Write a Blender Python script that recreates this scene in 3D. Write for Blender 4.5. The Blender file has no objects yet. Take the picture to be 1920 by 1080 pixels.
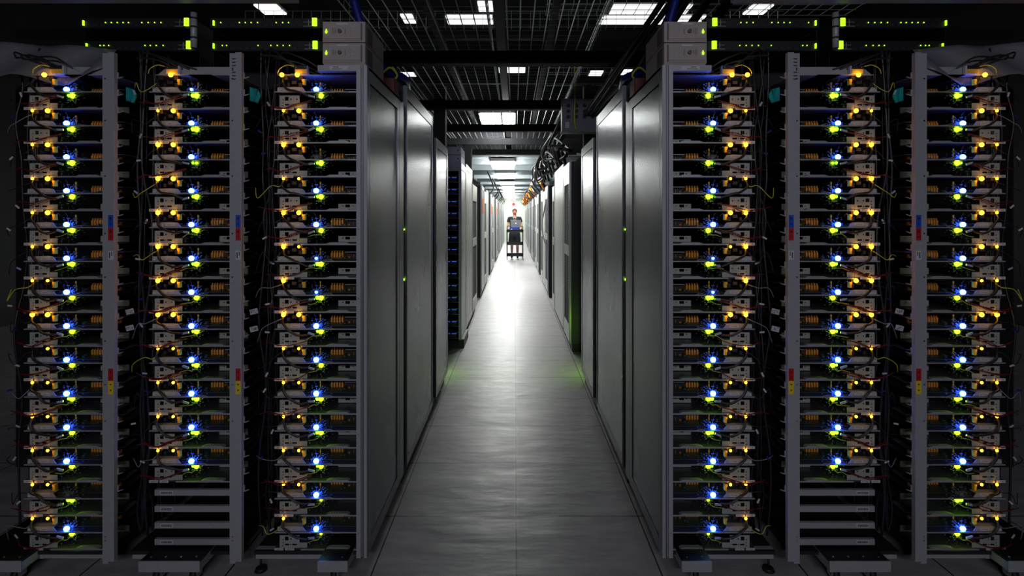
import bpy, math, random
from mathutils import Vector, Matrix
R = random.Random(7)
SC = bpy.context.scene
COL = SC.collection

# ------------------------------------------------------------------ camera, world, exposure
CAM_Z = 1.515
cd = bpy.data.cameras.new('camera')
cam = bpy.data.objects.new('camera', cd); COL.objects.link(cam)
cam.location = (0, 0, CAM_Z); cam.rotation_euler = (math.pi/2, 0, 0)
cd.sensor_width = 36; cd.lens = 36*1070/1920
cd.shift_x = -5/1920; cd.shift_y = -135/1920
cd.clip_start = 0.05; cd.clip_end = 120
SC.camera = cam
w = bpy.data.worlds.new('world'); SC.world = w; w.use_nodes = True
w.node_tree.nodes['Background'].inputs[0].default_value = (0.35, 0.42, 0.6, 1)
w.node_tree.nodes['Background'].inputs[1].default_value = 0.004
SC.view_settings.view_transform = 'Standard'; SC.view_settings.look = 'None'
SC.view_settings.gamma = 1; SC.view_settings.exposure = 0.0; SC.view_settings.use_curve_mapping = False
SC.cycles.use_denoising = True
SC.cycles.max_bounces = 6; SC.cycles.diffuse_bounces = 3; SC.cycles.glossy_bounces = 4
SC.cycles.sample_clamp_indirect = 3.0; SC.cycles.sample_clamp_direct = 0
SC.cycles.caustics_reflective = False; SC.cycles.caustics_refractive = False
SC.cycles.use_light_tree = True

def area(name, loc, size, power, col, rot=(0, 0, 0), spread=math.pi):
    l = bpy.data.lights.new(name, 'AREA'); l.shape = 'RECTANGLE'; l.size, l.size_y = size
    l.energy = power; l.color = col; l.spread = spread
    o = bpy.data.objects.new(name, l); COL.objects.link(o); o.location = loc; o.rotation_euler = rot
    return o
def point(name, loc, r, power, col):
    l = bpy.data.lights.new(name, 'POINT'); l.shadow_soft_size = r; l.energy = power; l.color = col
    o = bpy.data.objects.new(name, l); COL.objects.link(o); o.location = loc
    return o
# dim aisle lamps in the part of the hall behind the camera (real fixtures are built below)
area('hall_lamp_light_near', (0, -3.0, 2.7), (2.4, 0.3), 52, (0.86, 0.88, 1.0), (math.radians(72), 0, 0))
# added green point lights for the glow on the cross-aisle floor
for sx in (-1, 1):
    point('cross_aisle_green_light', (sx*0.78, 5.50, 0.22), 0.04, 1.9, (0.45, 1.0, 0.03))
# lamps over the aisle: (y, power)
LAMPS = [(8.6, 22), (12.4, 46), (15.8, 60), (19.0, 48), (22.4, 44), (25.8, 44), (29.2, 46), (32.6, 48), (35.6, 48)]

# ------------------------------------------------------------------ mesh helpers
class MB:
    def __init__(s): s.v = []; s.f = []; s.sm = []
    def add(s, vs, fs, smooth=False):
        n = len(s.v); s.v += [tuple(v) for v in vs]; s.f += [tuple(i+n for i in f) for f in fs]; s.sm += [smooth]*len(fs)
        return s
    def box(s, x0, x1, y0, y1, z0, z1, M=None):
        vs = [Vector((x, y, z)) for z in (z0, z1) for y in (y0, y1) for x in (x0, x1)]
        if M: vs = [M @ v for v in vs]
        return s.add(vs, [(0,2,3,1), (4,5,7,6), (0,1,5,4), (2,6,7,3), (0,4,6,2), (1,3,7,5)])
    def bbox(s, x0, x1, y0, y1, z0, z1, b=0.004):
        # box with chamfered vertical edges
        p = [(x0+b,y0),(x1-b,y0),(x1,y0+b),(x1,y1-b),(x1-b,y1),(x0+b,y1),(x0,y1-b),(x0,y0+b)]
        return s.prism(p, z0, z1)
    def prism(s, p, z0, z1, axis='z'):
        n = len(p)
        def m(a, b, c): return {'z': (a, b, c), 'y': (a, c, b), 'x': (c, a, b)}[axis]
        vs = [m(a, b, z0) for a, b in p]+[m(a, b, z1) for a, b in p]
        fs = [tuple(range(n))[::-1], tuple(range(n, 2*n))]+[(i, (i+1) % n, n+(i+1) % n, n+i) for i in range(n)]
        if axis == 'y': fs = [f[::-1] for f in fs]
        return s.add(vs, fs)
    def cyl(s, a, b, r, n=12, r2=None, smooth=True):
        a, b = Vector(a), Vector(b); d = (b-a).normalized()
        u = d.orthogonal().normalized(); v = d.cross(u); r2 = r if r2 is None else r2
        vs = [a+(u*math.cos(t)+v*math.sin(t))*r for t in [2*math.pi*i/n for i in range(n)]]
        vs += [b+(u*math.cos(t)+v*math.sin(t))*r2 for t in [2*math.pi*i/n for i in range(n)]]
        s.add(vs, [(i, (i+1) % n, n+(i+1) % n, n+i) for i in range(n)], smooth)
        k = len(s.v)-2*n
        s.f += [tuple(k+i for i in range(n))[::-1], tuple(k+n+i for i in range(n))]; s.sm += [False, False]
        return s
    def sph(s, c, r, n=8, m=6, sc=(1, 1, 1)):
        vs = [(c[0], c[1], c[2]-r*sc[2])]
        for j in range(1, m):
            t = math.pi*j/m
            for i in range(n):
                a = 2*math.pi*i/n
                vs.append((c[0]+r*sc[0]*math.sin(t)*math.cos(a), c[1]+r*sc[1]*math.sin(t)*math.sin(a), c[2]-r*sc[2]*math.cos(t)))
        vs.append((c[0], c[1], c[2]+r*sc[2])); L = len(vs)-1
        fs = [(0, 1+(i+1) % n, 1+i) for i in range(n)]
        for j in range(m-2):
            for i in range(n):
                a = 1+j*n
                fs.append((a+i, a+(i+1) % n, a+n+(i+1) % n, a+n+i))
        a = 1+(m-2)*n
        fs += [(a+i, a+(i+1) % n, L) for i in range(n)]
        return s.add(vs, fs, True)
    def tube(s, pts, r, n=6, steps=5, flat=1.0):
        P = [Vector(p) for p in pts]; Q = []
        for i in range(len(P)-1):
            p0 = P[max(i-1, 0)]; p1 = P[i]; p2 = P[i+1]; p3 = P[min(i+2, len(P)-1)]
            for k in range(steps):
                t = k/steps
                Q.append(0.5*((2*p1)+(p2-p0)*t+(2*p0-5*p1+4*p2-p3)*t*t+(3*p1-p0-3*p2+p3)*t**3))
        Q.append(P[-1]); vs = []; u = None
        for i, q in enumerate(Q):
            d = (Q[min(i+1, len(Q)-1)]-Q[max(i-1, 0)]).normalized()
            u = d.orthogonal().normalized() if u is None else (u-d*u.dot(d)).normalized()
            v = d.cross(u)
            for j in range(n):
                a = 2*math.pi*j/n; vs.append(q+u*math.cos(a)*r+v*math.sin(a)*r*flat)
        fs = [(i*n+j, i*n+(j+1) % n, (i+1)*n+(j+1) % n, (i+1)*n+j) for i in range(len(Q)-1) for j in range(n)]
        L = (len(Q)-1)*n
        fs += [tuple(range(n))[::-1], tuple(L+j for j in range(n))]
        return s.add(vs, fs, True)
    def plate_holes(s, x0, x1, z0, z1, holes, y, th):
        """thin plate in the xz plane with rectangular holes: cells of a grid left open"""
        xs = sorted(set([x0, x1]+[h[0] for h in holes]+[h[1] for h in holes]))
        zs = sorted(set([z0, z1]+[h[2] for h in holes]+[h[3] for h in holes]))
        for i in range(len(xs)-1):
            for j in range(len(zs)-1):
                cx, cz = (xs[i]+xs[i+1])/2, (zs[j]+zs[j+1])/2
                if any(h[0] < cx < h[1] and h[2] < cz < h[3] for h in holes): continue
                s.box(xs[i], xs[i+1], y, y+th, zs[j], zs[j+1])
        return s
    def mesh(s, name, mats, sx=1):
        me = bpy.data.meshes.new(name)
        vs = [(v[0]*sx, v[1], v[2]) for v in s.v]; fs = s.f if sx == 1 else [f[::-1] for f in s.f]
        me.from_pydata(vs, [], fs); me.polygons.foreach_set('use_smooth', s.sm)
        for m in (mats if isinstance(mats, (list, tuple)) else [mats]): me.materials.append(m)
        me.update(); return me

def link(name, me, parent=None, loc=(0, 0, 0), rot=None):
    o = bpy.data.objects.new(name, me); COL.objects.link(o); o.location = loc
    if rot: o.rotation_euler = rot
    if parent: o.parent = parent
    return o
def obj(name, mb, m, parent=None, loc=(0, 0, 0), sx=1): return link(name, mb.mesh(name, m, sx), parent, loc)
CACHE = {}
def part(name, key, fn, m, parent, sx=1, loc=(0, 0, 0), label=None):
    k = (key, sx, m.name)
    if k not in CACHE: CACHE[k] = fn().mesh(name, m, sx)
    o = link(name, CACHE[k], parent, (loc[0]*sx, loc[1], loc[2]))
    if label: o['label'] = label
    return o
def tag(o, label, cat, group=None):
    o['label'] = label; o['category'] = cat
    if group: o['group'] = group
    return o
def thing(name, label, cat, loc=(0, 0, 0), group=None):
    o = bpy.data.objects.new(name, None); COL.objects.link(o); o.location = loc; o.empty_display_size = 0.05
    return tag(o, label, cat, group)
def struct(name, mb, m):
    o = obj(name, mb, m); o['kind'] = 'structure'; return o

# ------------------------------------------------------------------ materials
def mat(name, col, rough=0.5, metal=0.0, var=0.12, scale=12, emit=None, es=0, bump=0, stretch=(1, 1, 1), rvar=0.0, coat=0):
    m = bpy.data.materials.new(name); m.use_nodes = True; nt = m.node_tree; b = nt.nodes['Principled BSDF']
    b.inputs['Metallic'].default_value = metal; b.inputs['Roughness'].default_value = rough
    b.inputs['Base Color'].default_value = (*col, 1); b.inputs['Coat Weight'].default_value = coat
    if emit:
        b.inputs['Emission Color'].default_value = (*emit, 1); b.inputs['Emission Strength'].default_value = es
        return m
    tc = nt.nodes.new('ShaderNodeTexCoord'); mp = nt.nodes.new('ShaderNodeMapping'); mp.inputs['Scale'].default_value = stretch
    n = nt.nodes.new('ShaderNodeTexNoise'); n.inputs['Scale'].default_value = scale; n.inputs['Detail'].default_value = 4
    r = nt.nodes.new('ShaderNodeMapRange'); r.inputs['To Min'].default_value = 1-var; r.inputs['To Max'].default_value = 1+var
    mx = nt.nodes.new('ShaderNodeVectorMath'); mx.operation = 'SCALE'; mx.inputs[0].default_value = col
    nt.links.new(tc.outputs['Object'], mp.inputs[0]); nt.links.new(mp.outputs[0], n.inputs['Vector'])
    nt.links.new(n.outputs[0], r.inputs[0]); nt.links.new(r.outputs[0], mx.inputs['Scale'])
    nt.links.new(mx.outputs[0], b.inputs['Base Color'])
    if rvar:
        r2 = nt.nodes.new('ShaderNodeMapRange'); r2.inputs['To Min'].default_value = rough-rvar; r2.inputs['To Max'].default_value = rough+rvar
        nt.links.new(n.outputs[0], r2.inputs[0]); nt.links.new(r2.outputs[0], b.inputs['Roughness'])
    if bump:
        bp = nt.nodes.new('ShaderNodeBump'); bp.inputs['Strength'].default_value = bump; bp.inputs['Distance'].default_value = 0.01
        nt.links.new(n.outputs[0], bp.inputs['Height']); nt.links.new(bp.outputs[0], b.inputs['Normal'])
    return m
M = {}
M['post'] = mat('post_grey_paint', (0.40, 0.395, 0.43), 0.42, 0.15, 0.10, 60, bump=0.03)
M['galv'] = mat('galvanised_steel', (0.42, 0.44, 0.47), 0.38, 0.75, 0.12, 40)
M['panel'] = mat('brushed_panel_metal', (0.080, 0.092, 0.112), 0.27, 1.0, 0.18, 1.2, bump=0.03, stretch=(1, 1.2, 0.6), rvar=0.06)
M['pframe'] = mat('panel_frame_metal', (0.13, 0.135, 0.155), 0.33, 0.9, 0.08, 20)
M['white'] = mat('white_cabinet_paint', (0.62, 0.63, 0.60), 0.33, 0.25, 0.05, 6, rvar=0.05)
M['lilac'] = mat('pale_box_paint', (0.42, 0.40, 0.62), 0.5, 0, 0.08, 12)
M['black'] = mat('black_steel', (0.012, 0.012, 0.014), 0.5, 0.2, 0.2, 20)
M['blackmat'] = mat('black_matt', (0.006, 0.006, 0.007), 0.85, 0, 0.2, 20)
M['dark'] = mat('dark_interior_steel', (0.022, 0.022, 0.027), 0.55, 0.3, 0.2, 20)
M['tray'] = mat('server_tray_steel', (0.13, 0.13, 0.15), 0.38, 0.6, 0.12, 50)
M['lip'] = mat('tray_lip_zinc', (0.42, 0.43, 0.46), 0.4, 0.4, 0.12, 50)
M['bracket'] = mat('drive_bracket_grey', (0.40, 0.41, 0.39), 0.55, 0.1, 0.1, 60)
M['pcb'] = mat('circuit_board_dark_green', (0.05, 0.075, 0.04), 0.45, 0, 0.45, 90)
M['chip'] = mat('black_chip_plastic', (0.02, 0.02, 0.02), 0.4, 0, 0.2, 50)
M['dimm'] = mat('memory_module_amber', (0.85, 0.36, 0.04), 0.45, 0.2, 0.3, 120)
M['yellow'] = mat('yellow_connector_plastic', (0.90, 0.55, 0.03), 0.4, 0, 0.1, 60)
M['glowcatch'] = mat('glow_catcher_grey', (0.14, 0.15, 0.16), 0.6, 0, 0.25, 90)
M['beige'] = mat('beige_box_plastic', (0.43, 0.36, 0.34), 0.55, 0, 0.08, 50, bump=0.04)
M['beigedark'] = mat('beige_box_recess', (0.14, 0.11, 0.11), 0.6, 0, 0.1, 30)
M['red'] = mat('red_cable_jacket', (0.16, 0.008, 0.012), 0.4, 0, 0.2, 30)
M['cable'] = mat('black_cable_jacket', (0.018, 0.017, 0.021), 0.38, 0, 0.2, 30)
M['grey'] = mat('grey_cable_jacket', (0.25, 0.26, 0.30), 0.4, 0, 0.2, 30)
M['blue'] = mat('blue_cable_jacket', (0.006, 0.018, 0.22), 0.45, 0, 0.2, 30)
M['teal'] = mat('teal_cloth', (0.0, 0.30, 0.30), 0.8, 0, 0.2, 30)
M['orange'] = mat('orange_cable_jacket', (1.0, 0.26, 0.01), 0.5, 0, 0.2, 30)
M['ywire'] = mat('yellow_wire_jacket', (0.6, 0.6, 0.05), 0.45, 0, 0.2, 30)
M['clear'] = mat('pale_plug_plastic', (0.45, 0.48, 0.62), 0.3, 0, 0.1, 30)
M['stblue'] = mat('blue_sticker', (0.01, 0.08, 0.55), 0.45, 0, 0.08, 60)
M['stred'] = mat('red_sticker', (0.50, 0.008, 0.012), 0.45, 0, 0.08, 60)
M['styel'] = mat('yellow_sticker', (0.85, 0.60, 0.02), 0.45, 0, 0.08, 60)
M['paper'] = mat('paper_tag', (0.62, 0.60, 0.64), 0.6, 0, 0.06, 60)
M['ink'] = mat('black_ink', (0.01, 0.01, 0.012), 0.6, 0, 0.1, 30)
M['ssheet'] = mat('draped_grey_film', (0.16, 0.16, 0.18), 0.4, 0, 0.2, 6)
M['rubber'] = mat('black_rubber', (0.012, 0.012, 0.012), 0.6, 0, 0.2, 30)
M['screw'] = mat('screw_steel', (0.7, 0.7, 0.72), 0.25, 1, 0.05, 30)
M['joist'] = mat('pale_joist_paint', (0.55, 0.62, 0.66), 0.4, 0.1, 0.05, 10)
M['wire'] = mat('glinting_wire_steel', (0.85, 0.86, 0.90), 0.35, 0.6, 0.05, 40)  # lamp reflections along the wires put into this pale colour
M['wireunlit'] = mat('unlit_wire_steel', (0.25, 0.26, 0.30), 0.4, 0.6, 0.05, 40)  # same wire, colour darkened where no lamp reflects
M['beam'] = mat('black_paint_and_unlit_steel', (0.010, 0.010, 0.013), 0.75, 0.0, 0.2, 20)  # black of columns and bars, also the unlit look of the crossbeams
M['wallc'] = mat('dark_hall_wall', (0.012, 0.012, 0.016), 0.7, 0, 0.1, 2)
M['wallend'] = mat('pale_green_wall', (0.70, 0.78, 0.66), 0.6, 0, 0.04, 2)
M['redbrown'] = mat('red_brown_paint', (0.16, 0.035, 0.03), 0.5, 0, 0.2, 20)
M['skin'] = mat('skin', (0.52, 0.25, 0.17), 0.5, 0, 0.08, 30)
M['hair'] = mat('brown_hair', (0.16, 0.06, 0.03), 0.7, 0, 0.3, 80)
M['shirt'] = mat('black_cotton', (0.012, 0.013, 0.016), 0.9, 0, 0.2, 60)
M['shorts'] = mat('charcoal_cotton', (0.02, 0.02, 0.024), 0.9, 0, 0.2, 60)
M['lap'] = mat('laptop_aluminium', (0.30, 0.31, 0.33), 0.35, 0.8, 0.05, 30)
M['orefl'] = mat('orange_reflection_tint', (0.85, 0.25, 0.12), 0.5, 0, 0.1, 10)
def em(name, col, s, base=(0.1, 0.1, 0.1)): return mat(name, base, 0.4, emit=col, es=s)
E = {}
E['amber'] = em('led_amber', (1.0, 0.40, 0.006), 17)
E['amber2'] = em('led_amber_dim', (1.0, 0.44, 0.008), 14)
E['blue'] = em('led_blue', (0.022, 0.10, 1.0), 62)
E['green'] = em('led_green', (0.10, 1.0, 0.004), 16)
E['lime'] = em('led_lime', (0.50, 1.0, 0.004), 17)
E['green_s'] = em('switch_led_and_glow_green', (0.42, 1.0, 0.02), 2.6)
E['green_b'] = em('switch_port_green', (0.45, 0.95, 0.01), 1.6)
E['blue_s'] = em('row_blue_glow', (0.06, 0.15, 0.8), 0.75)
E['lamp'] = em('lamp_diffuser', (0.97, 1.0, 0.96), 6)
E['lamp_dim'] = em('lamp_diffuser_dim', (0.93, 0.97, 1.0), 1.3)
E['high'] = em('high_lamp_diffuser', (0.95, 0.97, 1.0), 1.6)
E['exit'] = em('exit_letters_red', (1.0, 0.03, 0.01), 1.8)

def label_mat():
    m = bpy.data.materials.new('printed_label'); m.use_nodes = True; nt = m.node_tree; b = nt.nodes['Principled BSDF']
    b.inputs['Roughness'].default_value = 0.5
    tc = nt.nodes.new('ShaderNodeTexCoord'); mp = nt.nodes.new('ShaderNodeMapping'); mp.inputs['Scale'].default_value = (420, 1, 160)
    n = nt.nodes.new('ShaderNodeTexNoise'); n.inputs['Scale'].default_value = 1.0; n.inputs['Detail'].default_value = 2
    cr = nt.nodes.new('ShaderNodeValToRGB'); cr.color_ramp.interpolation = 'CONSTANT'
    cr.color_ramp.elements[0].color = (0.08, 0.08, 0.09, 1); cr.color_ramp.elements[1].color = (0.58, 0.56, 0.60, 1); cr.color_ramp.elements[1].position = 0.47
    sx = nt.nodes.new('ShaderNodeSeparateXYZ'); g = nt.nodes.new('ShaderNodeTexCoord')
    a = nt.nodes.new('ShaderNodeMath'); a.operation = 'SUBTRACT'; a.inputs[1].default_value = 0.5
    ab = nt.nodes.new('ShaderNodeMath'); ab.operation = 'ABSOLUTE'
    lt = nt.nodes.new('ShaderNodeMath'); lt.operation = 'LESS_THAN'; lt.inputs[1].default_value = 0.22
    a2 = nt.nodes.new('ShaderNodeMath'); a2.operation = 'SUBTRACT'; a2.inputs[1].default_value = 0.5
    ab2 = nt.nodes.new('ShaderNodeMath'); ab2.operation = 'ABSOLUTE'
    lt2 = nt.nodes.new('ShaderNodeMath'); lt2.operation = 'LESS_THAN'; lt2.inputs[1].default_value = 0.38
    mu = nt.nodes.new('ShaderNodeMath'); mu.operation = 'MULTIPLY'
    mix = nt.nodes.new('ShaderNodeMix'); mix.data_type = 'RGBA'; mix.inputs[6].default_value = (0.58, 0.56, 0.60, 1)
    L = nt.links.new
    L(tc.outputs['Object'], mp.inputs[0]); L(mp.outputs[0], n.inputs['Vector']); L(n.outputs[0], cr.inputs[0])
    L(g.outputs['Generated'], sx.inputs[0]); L(sx.outputs[2], a.inputs[0]); L(a.outputs[0], ab.inputs[0]); L(ab.outputs[0], lt.inputs[0])
    L(sx.outputs[0], a2.inputs[0]); L(a2.outputs[0], ab2.inputs[0]); L(ab2.outputs[0], lt2.inputs[0])
    L(lt.outputs[0], mu.inputs[0]); L(lt2.outputs[0], mu.inputs[1]); L(mu.outputs[0], mix.inputs[0])
    L(cr.outputs[0], mix.inputs[7]); L(mix.outputs[2], b.inputs['Base Color'])
    return m
M['label'] = label_mat()

def floor_mat():
    m = bpy.data.materials.new('raised_floor_tiles'); m.use_nodes = True; nt = m.node_tree; b = nt.nodes['Principled BSDF']; L = nt.links.new
    tc = nt.nodes.new('ShaderNodeTexCoord'); sp = nt.nodes.new('ShaderNodeSeparateXYZ'); L(tc.outputs['Object'], sp.inputs[0])
    def seam(out, off, period, wd):
        a = nt.nodes.new('ShaderNodeMath'); a.operation = 'SUBTRACT'; a.inputs[1].default_value = off; L(out, a.inputs[0])
        d = nt.nodes.new('ShaderNodeMath'); d.operation = 'PINGPONG'; d.inputs[1].default_value = period/2; L(a.outputs[0], d.inputs[0])
        l = nt.nodes.new('ShaderNodeMath'); l.operation = 'LESS_THAN'; l.inputs[1].default_value = wd; L(d.outputs[0], l.inputs[0]); return l
    s1 = seam(sp.outputs[0], 0.008, 0.6135, 0.0032); s2 = seam(sp.outputs[1], 2.88, 0.62, 0.0036)
    mx = nt.nodes.new('ShaderNodeMath'); mx.operation = 'MAXIMUM'; L(s1.outputs[0], mx.inputs[0]); L(s2.outputs[0], mx.inputs[1])
    n = nt.nodes.new('ShaderNodeTexNoise'); n.inputs['Scale'].default_value = 180; n.inputs['Detail'].default_value = 3; L(tc.outputs['Object'], n.inputs['Vector'])
    n3 = nt.nodes.new('ShaderNodeTexNoise'); n3.inputs['Scale'].default_value = 9; n3.inputs['Detail'].default_value = 5; L(tc.outputs['Object'], n3.inputs['Vector'])
    ad = nt.nodes.new('ShaderNodeMath'); ad.operation = 'ADD'; L(n.outputs[0], ad.inputs[0]); L(n3.outputs[0], ad.inputs[1])
    cr = nt.nodes.new('ShaderNodeMapRange'); cr.inputs['From Min'].default_value = 0.6; cr.inputs['From Max'].default_value = 1.4
    cr.inputs['To Min'].default_value = 0.72; cr.inputs['To Max'].default_value = 1.2; L(ad.outputs[0], cr.inputs[0])
    sc = nt.nodes.new('ShaderNodeVectorMath'); sc.operation = 'SCALE'; sc.inputs[0].default_value = (0.42, 0.41, 0.42); L(cr.outputs[0], sc.inputs['Scale'])
    mix = nt.nodes.new('ShaderNodeMix'); mix.data_type = 'RGBA'; L(mx.outputs[0], mix.inputs[0]); L(sc.outputs[0], mix.inputs[6]); mix.inputs[7].default_value = (0.01, 0.01, 0.01, 1)
    L(mix.outputs[2], b.inputs['Base Color']); b.inputs['Roughness'].default_value = 0.36
    mp = nt.nodes.new('ShaderNodeMapping'); mp.inputs['Scale'].default_value = (1.2, 3.6, 1); L(tc.outputs['Object'], mp.inputs[0])
    n2 = nt.nodes.new('ShaderNodeTexNoise'); n2.inputs['Scale'].default_value = 1.6; n2.inputs['Detail'].default_value = 3; L(mp.outputs[0], n2.inputs['Vector'])
    bp = nt.nodes.new('ShaderNodeBump'); bp.inputs['Strength'].default_value = 0.35; bp.inputs['Distance'].default_value = 0.03; L(n2.outputs[0], bp.inputs['Height'])
    L(bp.outputs[0], b.inputs['Normal']); b.inputs['Specular IOR Level'].default_value = 0.34
    r2 = nt.nodes.new('ShaderNodeMapRange'); r2.inputs['To Min'].default_value = 0.32; r2.inputs['To Max'].default_value = 0.50; L(n3.outputs[0], r2.inputs[0]); L(r2.outputs[0], b.inputs['Roughness'])
    return m

# ------------------------------------------------------------------ room shell
HW, Y0, Y1, HC = 7.0, -4.0, 37.0, 5.6
struct('floor', MB().box(-HW, HW, Y0, Y1, -0.1, 0), floor_mat())
struct('ceiling', MB().box(-HW, HW, Y0, Y1, HC, HC+0.1), M['wallc'])
struct('wall_left', MB().box(-HW-0.1, -HW, Y0, Y1, 0, HC), M['wallc'])
struct('wall_right', MB().box(HW, HW+0.1, Y0, Y1, 0, HC), M['wallc'])
struct('wall_front', MB().box(-HW, HW, Y0-0.1, Y0, 0, HC), M['wallc'])
struct('wall_back', MB().box(-HW, HW, Y1, Y1+0.1, 0, HC), M['wallend'])
# bright lower ceiling deck over the far, lit part of the aisle (corrugated sheets)
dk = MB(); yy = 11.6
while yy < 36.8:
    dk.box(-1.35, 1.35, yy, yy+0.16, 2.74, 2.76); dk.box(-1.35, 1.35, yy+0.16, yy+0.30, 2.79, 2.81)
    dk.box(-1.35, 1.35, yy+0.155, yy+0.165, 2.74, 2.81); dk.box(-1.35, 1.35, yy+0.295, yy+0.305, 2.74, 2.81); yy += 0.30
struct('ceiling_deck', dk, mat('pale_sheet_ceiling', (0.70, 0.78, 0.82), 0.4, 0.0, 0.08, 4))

# ------------------------------------------------------------------ front racks and their servers
ORD = ['top', 'second', 'third', 'fourth', 'fifth', 'sixth', 'seventh', 'eighth', 'ninth', 'tenth', 'eleventh', 'twelfth', 'thirteenth', 'fourteenth']
D_POST, D_SRV, PITCH, UNIT, TIER, SX0 = 2.36, 2.42, 0.527, 0.1437, 0.0718, -1.006
BASE0 = 1.971; TOPZ = BASE0+UNIT
SIDE = {1: 'left', -1: 'right'}
RACKNAME = {0: 'aisle-side', 1: 'middle', 2: 'outer'}

# LED states, row by row: (amber outer, amber inner, blue, green, lime); 2 bright, 1 dim, 0 off
ST = {
 0: [(2,2,2,0,2),(1,2,2,1,2),(2,2,0,1,2),(1,1,2,1,2),(2,2,2,0,2),(2,1,1,2,2),(2,0,1,2,2),(2,2,2,1,2),(1,1,2,0,2),(1,1,2,2,2),(1,1,2,2,2),(1,1,2,1,2),(1,1,2,0,1),(1,0,2,0,1)],
 1: [(0,2,1,2,2),(1,2,2,2,2),(2,2,2,1,1),(2,2,2,1,2),(2,2,2,1,2),(2,2,2,1,2),(2,2,2,0,2),(2,2,2,1,2),(1,1,2,1,2),(1,1,2,1,2),(1,1,2,2,2),(1,1,2,1,2)],
 2: [(0,2,2,1,2),(1,2,2,1,2),(1,2,2,1,2),(1,2,2,0,2),(1,2,2,1,2),(1,2,2,1,2),(1,1,2,0,2),(2,2,2,0,2),(0,1,2,0,2),(1,1,2,1,2),(1,1,2,0,2),(1,1,2,0,2),(1,1,0,2,2),(1,1,2,0,2)],
}
def b_lower():
    m = MB(); m.box(-0.016, 0.352, 0.0, 0.58, -0.0022, 0); return m
def b_lip1():
    m = MB(); m.box(0.10, 0.352, -0.002, 0.0015, -0.0045, 0.001)
    m.prism([(0.205, 0.001), (0.222, 0.0065), (0.295, 0.0065), (0.305, 0.001)], -0.001, 0.02, 'y'); return m
def b_upper():
    m = MB(); m.box(-0.012, 0.352, 0.0, 0.58, TIER-0.0022, TIER); return m
def b_lip2():
    m = MB(); m.box(-0.012, 0.352, -0.002, 0.001, TIER-0.0042, TIER+0.0005)
    m.tube([(0.20, -0.002, TIER+0.002), (0.222, -0.004, TIER+0.006), (0.236, -0.004, TIER+0.001), (0.25, -0.003, TIER-0.003), (0.30, -0.003, TIER-0.002)], 0.0012, 5, 3); return m
def b_pcb():
    m = MB(); m.box(0.02, 0.342, 0.035, 0.46, TIER+0.004, TIER+0.0062)
    q = random.Random(3)
    for i in range(26):
        x = q.uniform(0.13, 0.32); y = q.uniform(0.05, 0.42); a = q.uniform(0.003, 0.011); m.box(x, x+a, y, y+a*1.3, TIER+0.006, TIER+0.006+q.uniform(0.002, 0.011))
    return m
def b_back(): return MB().box(0.0, 0.350, 0.44, 0.444, 0.001, UNIT-0.004)
def b_hs():
    m = MB(); m.box(0.262, 0.338, 0.11, 0.22, TIER+0.006, TIER+0.022)
    for i in range(9): m.box(0.264+i*0.0085, 0.267+i*0.0085, 0.11, 0.22, TIER+0.022, TIER+0.030)
    return m
def b_cover(): return MB().prism([(0.256, 0.100), (0.344, 0.100), (0.336, 0.20), (0.264, 0.20)], TIER+0.030, TIER+0.0325)
def b_comp():
    m = MB(); q = random.Random(4)
    for i in range(14): x = q.uniform(0.262, 0.335); w = q.uniform(0.001, 0.003); m.box(x, x+w, 0.095, 0.105, TIER+0.006, TIER+0.008+q.uniform(0, 0.014))
    return m
def b_dimm(): return MB().box(0, 0.0072, 0.0, 0.13, 0, 0.0035).box(0.002, 0.005, 0.002, 0.128, 0.003, 0.031).box(0.0, 0.0075, -0.002, 0.004, 0.002, 0.022)
def b_bracket():
    h = []
    for zz in (0.009, 0.022, 0.035): h.append((0.020, 0.024, zz, zz+0.005))
    h += [(0.030, 0.046, 0.034, 0.050), (0.030, 0.048, 0.013, 0.020), (0.0525, 0.0565, 0.014, 0.019), (0.061, 0.081, 0.013, 0.020), (0.053, 0.058, 0.037, 0.043), (0.078, 0.083, 0.037, 0.043)]
    m = MB().plate_holes(0.008, 0.092, 0.002, 0.056, h, 0.004, 0.002)
    m.box(0.092, 0.124, 0.006, 0.008, 0.002, 0.024); m.box(0.008, 0.012, 0.004, 0.05, 0.002, 0.03); return m
def b_bracket2(): return MB().plate_holes(0.218, 0.345, 0.003, 0.030, [(0.236, 0.241, 0.018, 0.022), (0.249, 0.270, 0.014, 0.026), (0.282, 0.286, 0.018, 0.022), (0.318, 0.322, 0.018, 0.022)], 0.13, 0.002)
def b_drive(): return MB().bbox(0.016, 0.125, 0.03, 0.19, 0.001, 0.027, 0.003).box(0.024, 0.116, 0.04, 0.18, 0.027, 0.028)
def b_holder():
    m = MB(); m.prism([(-0.004, TIER+0.0005), (-0.002, TIER+0.019), (0.078, TIER+0.021), (0.104, TIER+0.019), (0.118, TIER+0.0005)], 0.006, 0.009, 'y')
    m.box(0.0, 0.10, 0.009, 0.05, TIER+0.012, TIER+0.0135)
    for x in (0.02, 0.05, 0.09): m.sph((x, 0.0055, TIER+0.0155), 0.0016, 6, 4)
    return m
def b_lab(wd, hh): return lambda: MB().box(0, wd, -0.0012, 0, 0, hh)
def b_conn(): return MB().bbox(0.104, 0.1155, 0.004, 0.020, UNIT-0.042, UNIT-0.018, 0.0015).box(0.1005, 0.104, 0.008, 0.018, UNIT-0.028, UNIT-0.018)
def b_port(): return MB().box(0.084, 0.102, 0.012, 0.04, UNIT-0.020, UNIT-0.004).box(0.019, 0.038, 0.012, 0.04, UNIT-0.019, UNIT-0.004).box(0.05, 0.07, 0.03, 0.05, UNIT-0.034, UNIT-0.02).box(0.078, 0.094, 0.03, 0.05, UNIT-0.046, UNIT-0.028).box(0.03, 0.04, 0.03, 0.05, UNIT-0.045, UNIT-0.030)
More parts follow.
